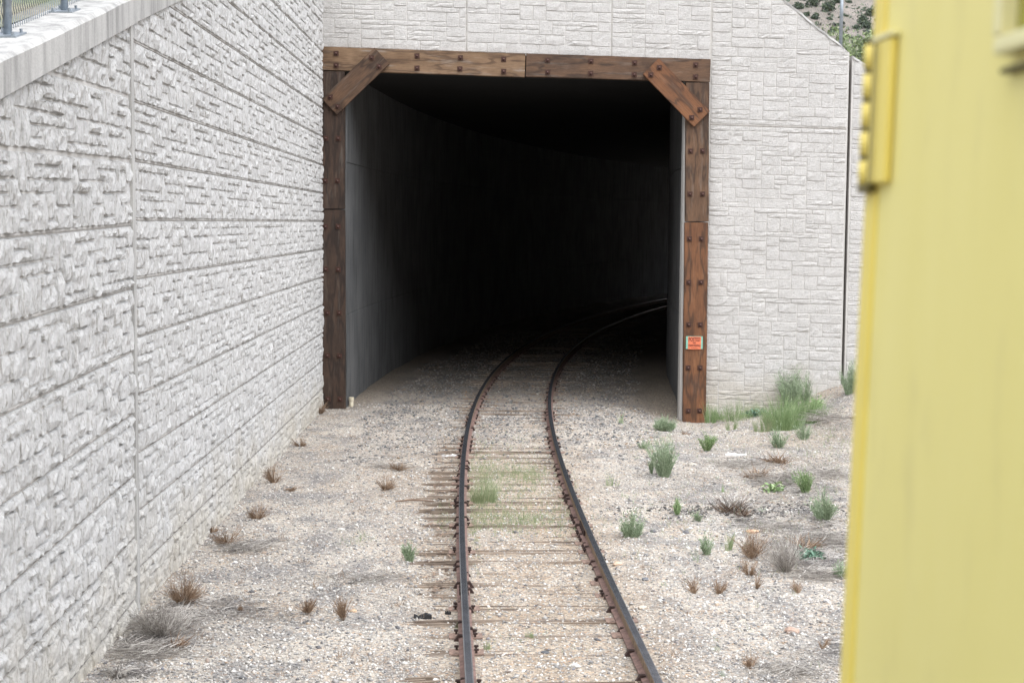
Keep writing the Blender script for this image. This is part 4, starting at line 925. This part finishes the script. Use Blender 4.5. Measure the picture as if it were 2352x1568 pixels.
for xa, xb in ((xp-2.4, xp), (xp, xp+2.3)):
    weave(fx(xa)+Vector((0, .05, 0)), fx(xb)+Vector((0, .05, 0)), 1.55, .066, .0034, 'chain_link_mesh', rf2, .03)
    m_ = MB(); m_.tube([fx(xa)+Vector((0, 0, 1.6)), fx(xb)+Vector((0, 0, 1.6))], .021, 8); m_.obj('top_rail', M_galv, rf2)

# ------------------------------------------------------------------ upper ground and hillside
def upper(x, y):
    lv = np.minimum(4.67+.247*(y-10.42), 9.55)+.20
    z = lv+.10*np.clip(-4.4-x, 0, 40)+.05*nz(x, y, 2.)*(x < -4.6)
    zr = np.where(x < XJ, a0z+sl*(x-a0x), bz+sl2*(x-XJ))-.25-.12*np.clip(y-31, 0, 60)
    zr = np.minimum(zr, 9.6); z = np.where(y > 30.75, np.where(x > 4.2, np.maximum(zr, .2), 9.6), z)
    cd = np.abs(x-np.interp(y, path[:, 1], path[:, 0])); z = np.where(y > 30.75, np.maximum(z, 7.75-1.2*np.clip(cd-6.2, 0, 99)), z)
    return z
a0 = P(1800, 0); a0x, a0z = a0.x, a0.z
gx = axis([(-60, -12, 4), (-12, -4.25, .5), (-4.25, 12, .6), (12, 70, 4)]); gy = axis([(3, 30.8, .6), (30.8, 45, 1), (45, 96, 4)])
GX, GY = np.meshgrid(gx, gy); GZ = upper(GX, GY); nx, ny = len(gx), len(gy); idx = np.arange(nx*ny).reshape(ny, nx)
E_ = path[i1]; dE = _d[i1]
keepc = np.ones((ny-1, nx-1), bool)
for j in range(ny-1):
    for i in range(nx-1):
        xm = gx[i+1]; xmn = gx[i]; ym = (gy[j]+gy[j+1])/2
        if ym < 30.8 and xm > -4.2: keepc[j, i] = False
        if (xmn-E_[0])*dE[0]+(ym-E_[1])*dE[1] > -3: keepc[j, i] = False
kk = keepc.ravel(); a, b, c, d = (q.ravel()[kk] for q in (idx[:-1, :-1], idx[:-1, 1:], idx[1:, 1:], idx[1:, :-1]))
tag(np_tris('embankment', np.stack([GX.ravel(), GY.ravel(), GZ.ravel()], 1), np.concatenate([np.stack([a, b, c], 1), np.stack([a, c, d], 1)]), M_bank), kind='structure')
def hz(x, y): return np.maximum(.46*(y-128)-.0008*np.clip(y-128, 0, 999)**2*0, -1)+1.5*nz(x, y, .07)+.5*nz(x, y, .31, 2.)
gx = axis([(-300, 300, 5)]); gy = axis([(122, 330, 4)]); GX, GY = np.meshgrid(gx, gy); GZ = hz(GX, GY)-(GY < 125)*3
nx, ny = len(gx), len(gy); idx = np.arange(nx*ny).reshape(ny, nx); a, b, c, d = (q.ravel() for q in (idx[:-1, :-1], idx[:-1, 1:], idx[1:, 1:], idx[1:, :-1]))
tag(np_tris('hillside', np.stack([GX.ravel(), GY.ravel(), GZ.ravel()], 1), np.concatenate([np.stack([a, b, c], 1), np.stack([a, c, d], 1)]), M_hill), kind='structure')
def unseen_slope(xs, ys, fn):  # unseen slopes added to cut low sky light into the tunnel
    GX, GY = np.meshgrid(xs, ys); GZ = fn(GX, GY); nx, ny = len(xs), len(ys); idx = np.arange(nx*ny).reshape(ny, nx); a, b, c, d = (q.ravel() for q in (idx[:-1, :-1], idx[:-1, 1:], idx[1:, 1:], idx[1:, :-1]))
    tag(np_tris('hillside', np.stack([GX.ravel(), GY.ravel(), GZ.ravel()], 1), np.concatenate([np.stack([a, b, c], 1), np.stack([a, c, d], 1)]), M_hill), kind='structure')
unseen_slope(axis([(-300, 300, 12)]), axis([(-260, -35, 9)]), lambda x, y: .68*(-40-y)+3*nz(x, y, .05))
unseen_slope(axis([(34, 300, 9)]), axis([(-35, 118, 9)]), lambda x, y: .28*(x-38)+2*nz(x, y, .05))
def at_hill(px, py):
    d = ray(px, py); t = 120.
    while t < 330 and H+d[2]*t > float(hz(d[0]*t, d[1]*t)): t += .5
    return Vector((d[0]*t, d[1]*t, H+d[2]*t))
def crown(T_, w_, h, n, ls, z0=0., seed=0):
    r = np.random.RandomState(seed); cl = [(r.uniform(-.3, .3)*w_, r.uniform(-.3, .3)*w_, z0+h*r.uniform(.25, .8), r.uniform(.22, .42)*w_) for _ in range(9)]
    for _ in range(n):
        c = cl[r.randint(len(cl))]; d = r.randn(3); d /= np.linalg.norm(d); q = np.array(c[:3])+d*c[3]*np.array([1, 1, .85])*r.uniform(.55, 1.08)
        q[2] = max(q[2], z0*.6+.05*h); e = r.randn(3); e /= np.linalg.norm(e); f = np.cross(e, r.randn(3)); f /= np.linalg.norm(f); b = len(T_.V); s = ls*r.uniform(.6, 1.3)
        T_.V += [q-e*s, q+f*s*.6, q+e*s, q-f*s*.6]; T_.T += [(b, b+1, b+2), (b, b+2, b+3)]
jl = [(1869, 14, 38, 'juniper at the top of the gap left of the fence post'), (1851, 40, 20, 'narrow juniper close to the diagonal wall edge'), (1872, 48, 24, 'juniper right of the narrow one near the wall edge'), (1905, 28, 40, 'largest round juniper just left of the fence post'),
      (1998, 38, 24, 'juniper half hidden by the yellow railcar high on the hill'), (1981, 56, 28, 'tall juniper right of the fence post'), (1991, 66, 20, 'juniper below the tall one right of the fence post'), (1914, 72, 15, 'small juniper low on the hill left of the fence post'), (1925, 76, 13, 'yellowish small juniper touching the fence post'),
      (1967, 70, 16, 'small juniper between the fence post and the tall juniper'), (2001, 82, 12, 'lowest little juniper beside the yellow railcar'), (1835, 24, 26, 'juniper at the upper end of the diagonal wall edge'), (1905, 48, 12, 'little juniper under the largest round one'), (1925, 8, 24, 'juniper at the top edge right behind the post'), (1950, 10, 12, 'tiny juniper at the top edge right of the post'), (1943, 40, 8, 'tiny juniper on bare soil right of the post')]
for i, (px, py, wp, lab) in enumerate(jl):
    p = at_hill(px, py); ww = wp*p.y/F*.78; e = empty('juniper_tree', lab, 'tree', p-Vector((0, 0, .3)), 'junipers on the hillside'); T_ = Tri(); crown(T_, ww, ww*1.05, 520, .16, .2, i); T_.obj('crown', M_junip, e)
    m_ = MB(); m_.tube([(0, 0, -.2), (.05, 0, ww*.5)], [.14, .05], 6); m_.obj('trunk', M_bark, e)
T_ = Tri(); r = np.random.RandomState(5)
for _ in range(420):
    px = r.uniform(1790, 2060); py = r.uniform(-25, 125); p = at_hill(px, py)
    if p.y > 325: continue
    s = r.uniform(.18, .5)
    for k in range(7):
        q = np.array(p)+r.randn(3)*[s*.5, s*.5, s*.3]+[0, 0, s*.3]; e = r.randn(3)*.12; f = r.randn(3)*.10; b = len(T_.V); T_.V += [q-e, q+f, q+e, q-f]; T_.T += [(b, b+1, b+2), (b, b+2, b+3)]
tag(T_.obj('sagebrush', M_junip), 'low grey-green scrub dotted over the hillside', 'scrub', kind='stuff')
# light green trees behind the wing wall
for i, (px, pt, ww, dist, lab) in enumerate(((1928, 82, 2.6, 60, 'light green leafy tree behind the wing wall, crossed by the fence post'), (2016, 88, 1.8, 57, 'light green leafy tree mostly hidden by the yellow railcar hinge'))):
    pT = at_y(px, pt, dist); z0 = float(upper(np.array(pT.x), np.array(dist))); hh = pT.z-z0
    e = empty('leafy_tree', lab, 'tree', (pT.x, dist, z0), 'green trees behind the wing wall'); T_ = Tri(); r = np.random.RandomState(40+i)
    for q in range(3): crown(T_, ww*(1, 1.3, 1.5)[q], ww*.9, 2600, .06, hh+.75-ww*(1.05, 1.7, 2.4)[q], 60+i*7+q)
    T_.obj('crown', M_leafy, e)
    m_ = MB(); m_.tube([(0, 0, -.3), (.1, 0, hh*.3), (0, .1, hh*.75)], [.16, .11, .04], 8)
    for k in range(5): a = k*1.26; m_.tube([(0, 0, hh*.4), (math.cos(a)*ww*.3, math.sin(a)*ww*.3, hh*.75)], [.06, .02], 5)
    m_.obj('trunk', M_bark, e)
# bushes on the bank behind the left fence
for i, (x_, y_, ww, lab) in enumerate(((-5.6, 13.6, 1.3, 'green bush seen through the left fence right of its first post'), (-6.6, 16.4, 1.8, 'green bush seen through the left fence behind the second post'), (-5.2, 12.0, .9, 'small green bush behind the first post of the left fence'), (-7.6, 20.5, 2.2, 'farthest green bush behind the left fence'))):
    e = empty('bank_bush', lab, 'bush', (x_, y_, float(upper(np.array(x_), np.array(y_)))-.05), 'bushes behind the left fence'); T_ = Tri(); crown(T_, ww, ww*.9, 1500, .035, .1, 80+i); T_.obj('foliage', M_sage, e)
    m_ = MB(); m_.tube([(0, 0, -.1), (.03, 0, ww*.5)], [.04, .015], 6); m_.obj('stem', M_bark, e)

# ------------------------------------------------------------------ yellow railcar beside the camera
YC = 2.0; XC = at_y(1992, 784, YC).x
Dv = Vector((.037, -1, 0)).normalized()            # along the side wall, towards the viewer
rootY = empty('yellow_railcar', 'pale yellow steel railcar side close to the camera with a hinge and window corner', 'railcar', (XC, YC, 0))
LEAN = math.radians(1.45)
rootY.rotation_euler = (0, LEAN, math.atan2(.037, 1)); 
HZ = H
rootY.location = (XC-math.sin(LEAN)*(HZ-.16), YC, 0)
# local: x to the right, y forward, origin under the corner of the side wall
def yb(name, lo, hi, mat, bev=0., parent=None): 
    m_ = MB(); m_.box(lo, hi, 0, None, bev); return m_.obj(name, mat, parent or rootY)
yb('side_panel', (0, -3.2, 3.0), (.05, -.02, 4.9), M_yel)
yb('corner_post', (-.006, -.02, 3.0), (.06, .03, 4.9), M_yel2, .006)
yb('end_panel', (.06, -.03, 3.0), (1.9, .02, 4.9), M_yel)
yb('roof', (-.05, -3.25, 4.902), (1.95, .06, 4.98), M_yel, .02)
yb('lower_body', (-1.1, -6, 1.05), (1.9, 0, 2.9), M_yel, .03)
yb('deck', (-1.12, -6.02, 2.902), (1.92, .02, 2.96), M_deck)
for yy_ in (-1.0, -5.0):
    for xx_ in (-.35, 1.15):
        m_ = MB(); m_.tube([(xx_-.05, yy_, .59), (xx_-.04, yy_, .59), (xx_+.06, yy_, .59)], [.47, .43, .43], 28); m_.obj('wheel', M_rust, rootY)
    yb('axle_frame', (-.5, yy_-.6, .7), (1.3, yy_+.6, 1.04), M_rust)
# hinge standing proud of the side wall next to the corner
def zat(py, px=2000): return at_y(px, py, YC).z
z1, z0 = zat(92), zat(428)
hg = yb('hinge', (-.012, -.078, z0+.004), (-.001, .006, z1-.004), M_yel2, .004)
yb('hinge_highlight', (-.014, -.082, z1-.003), (-.001, .004, z1+.004), M_yel3, .002, hg)  # pale strip standing in for the highlight on the hinge's top edge
zs = np.linspace(z0, z1, 6)
for k in range(5):
    m_ = MB(); m_.tube([(-.007, .020, zs[k]+.0035), (-.007, .020, zs[k+1]-.0035)], .0105, 12); m_.obj('hinge_knuckle', M_yel2, hg, True)
m_ = MB(); m_.tube([(-.007, .020, z0-.006), (-.007, .020, z1+.004)], .0095, 10); m_.obj('hinge_pin', M_rec, hg)
yb('dark_gap', (-.017, -.030, z0), (-.0165, -.022, z1-.006), M_rec, 0, hg)
yb('dark_foot', (-.018, -.02, z0-.008), (-.002, .022, z0+.003), M_rec, .002, hg)
# window at the upper right
def yloc(px):  # forward coordinate of the side wall seen at pixel px
    t = (px-CX)/F; return -(XC-t*YC)/(-t+.0) if False else (XC+.037*YC)/(t+.037)-YC
yw = yloc(2292); zwt = H+(512-150)/F*(YC+yw)
yb('window_frame', (-.022, -1.3, zwt+.012), (-.001, yw+.0, zwt+.030), M_yel3, .004)
yb('window_frame', (-.022, yw-.016, zwt+.031), (-.001, yw+.004, 4.7), M_yel3, .004)
yb('window_pane', (-.004, -1.3, zwt+.031), (-.002, yw-.017, 4.7), M_glass)
yb('window_sill', (-.012, -1.3, zwt-.006), (-.001, yw+.004, zwt+.0), M_rec, .002)
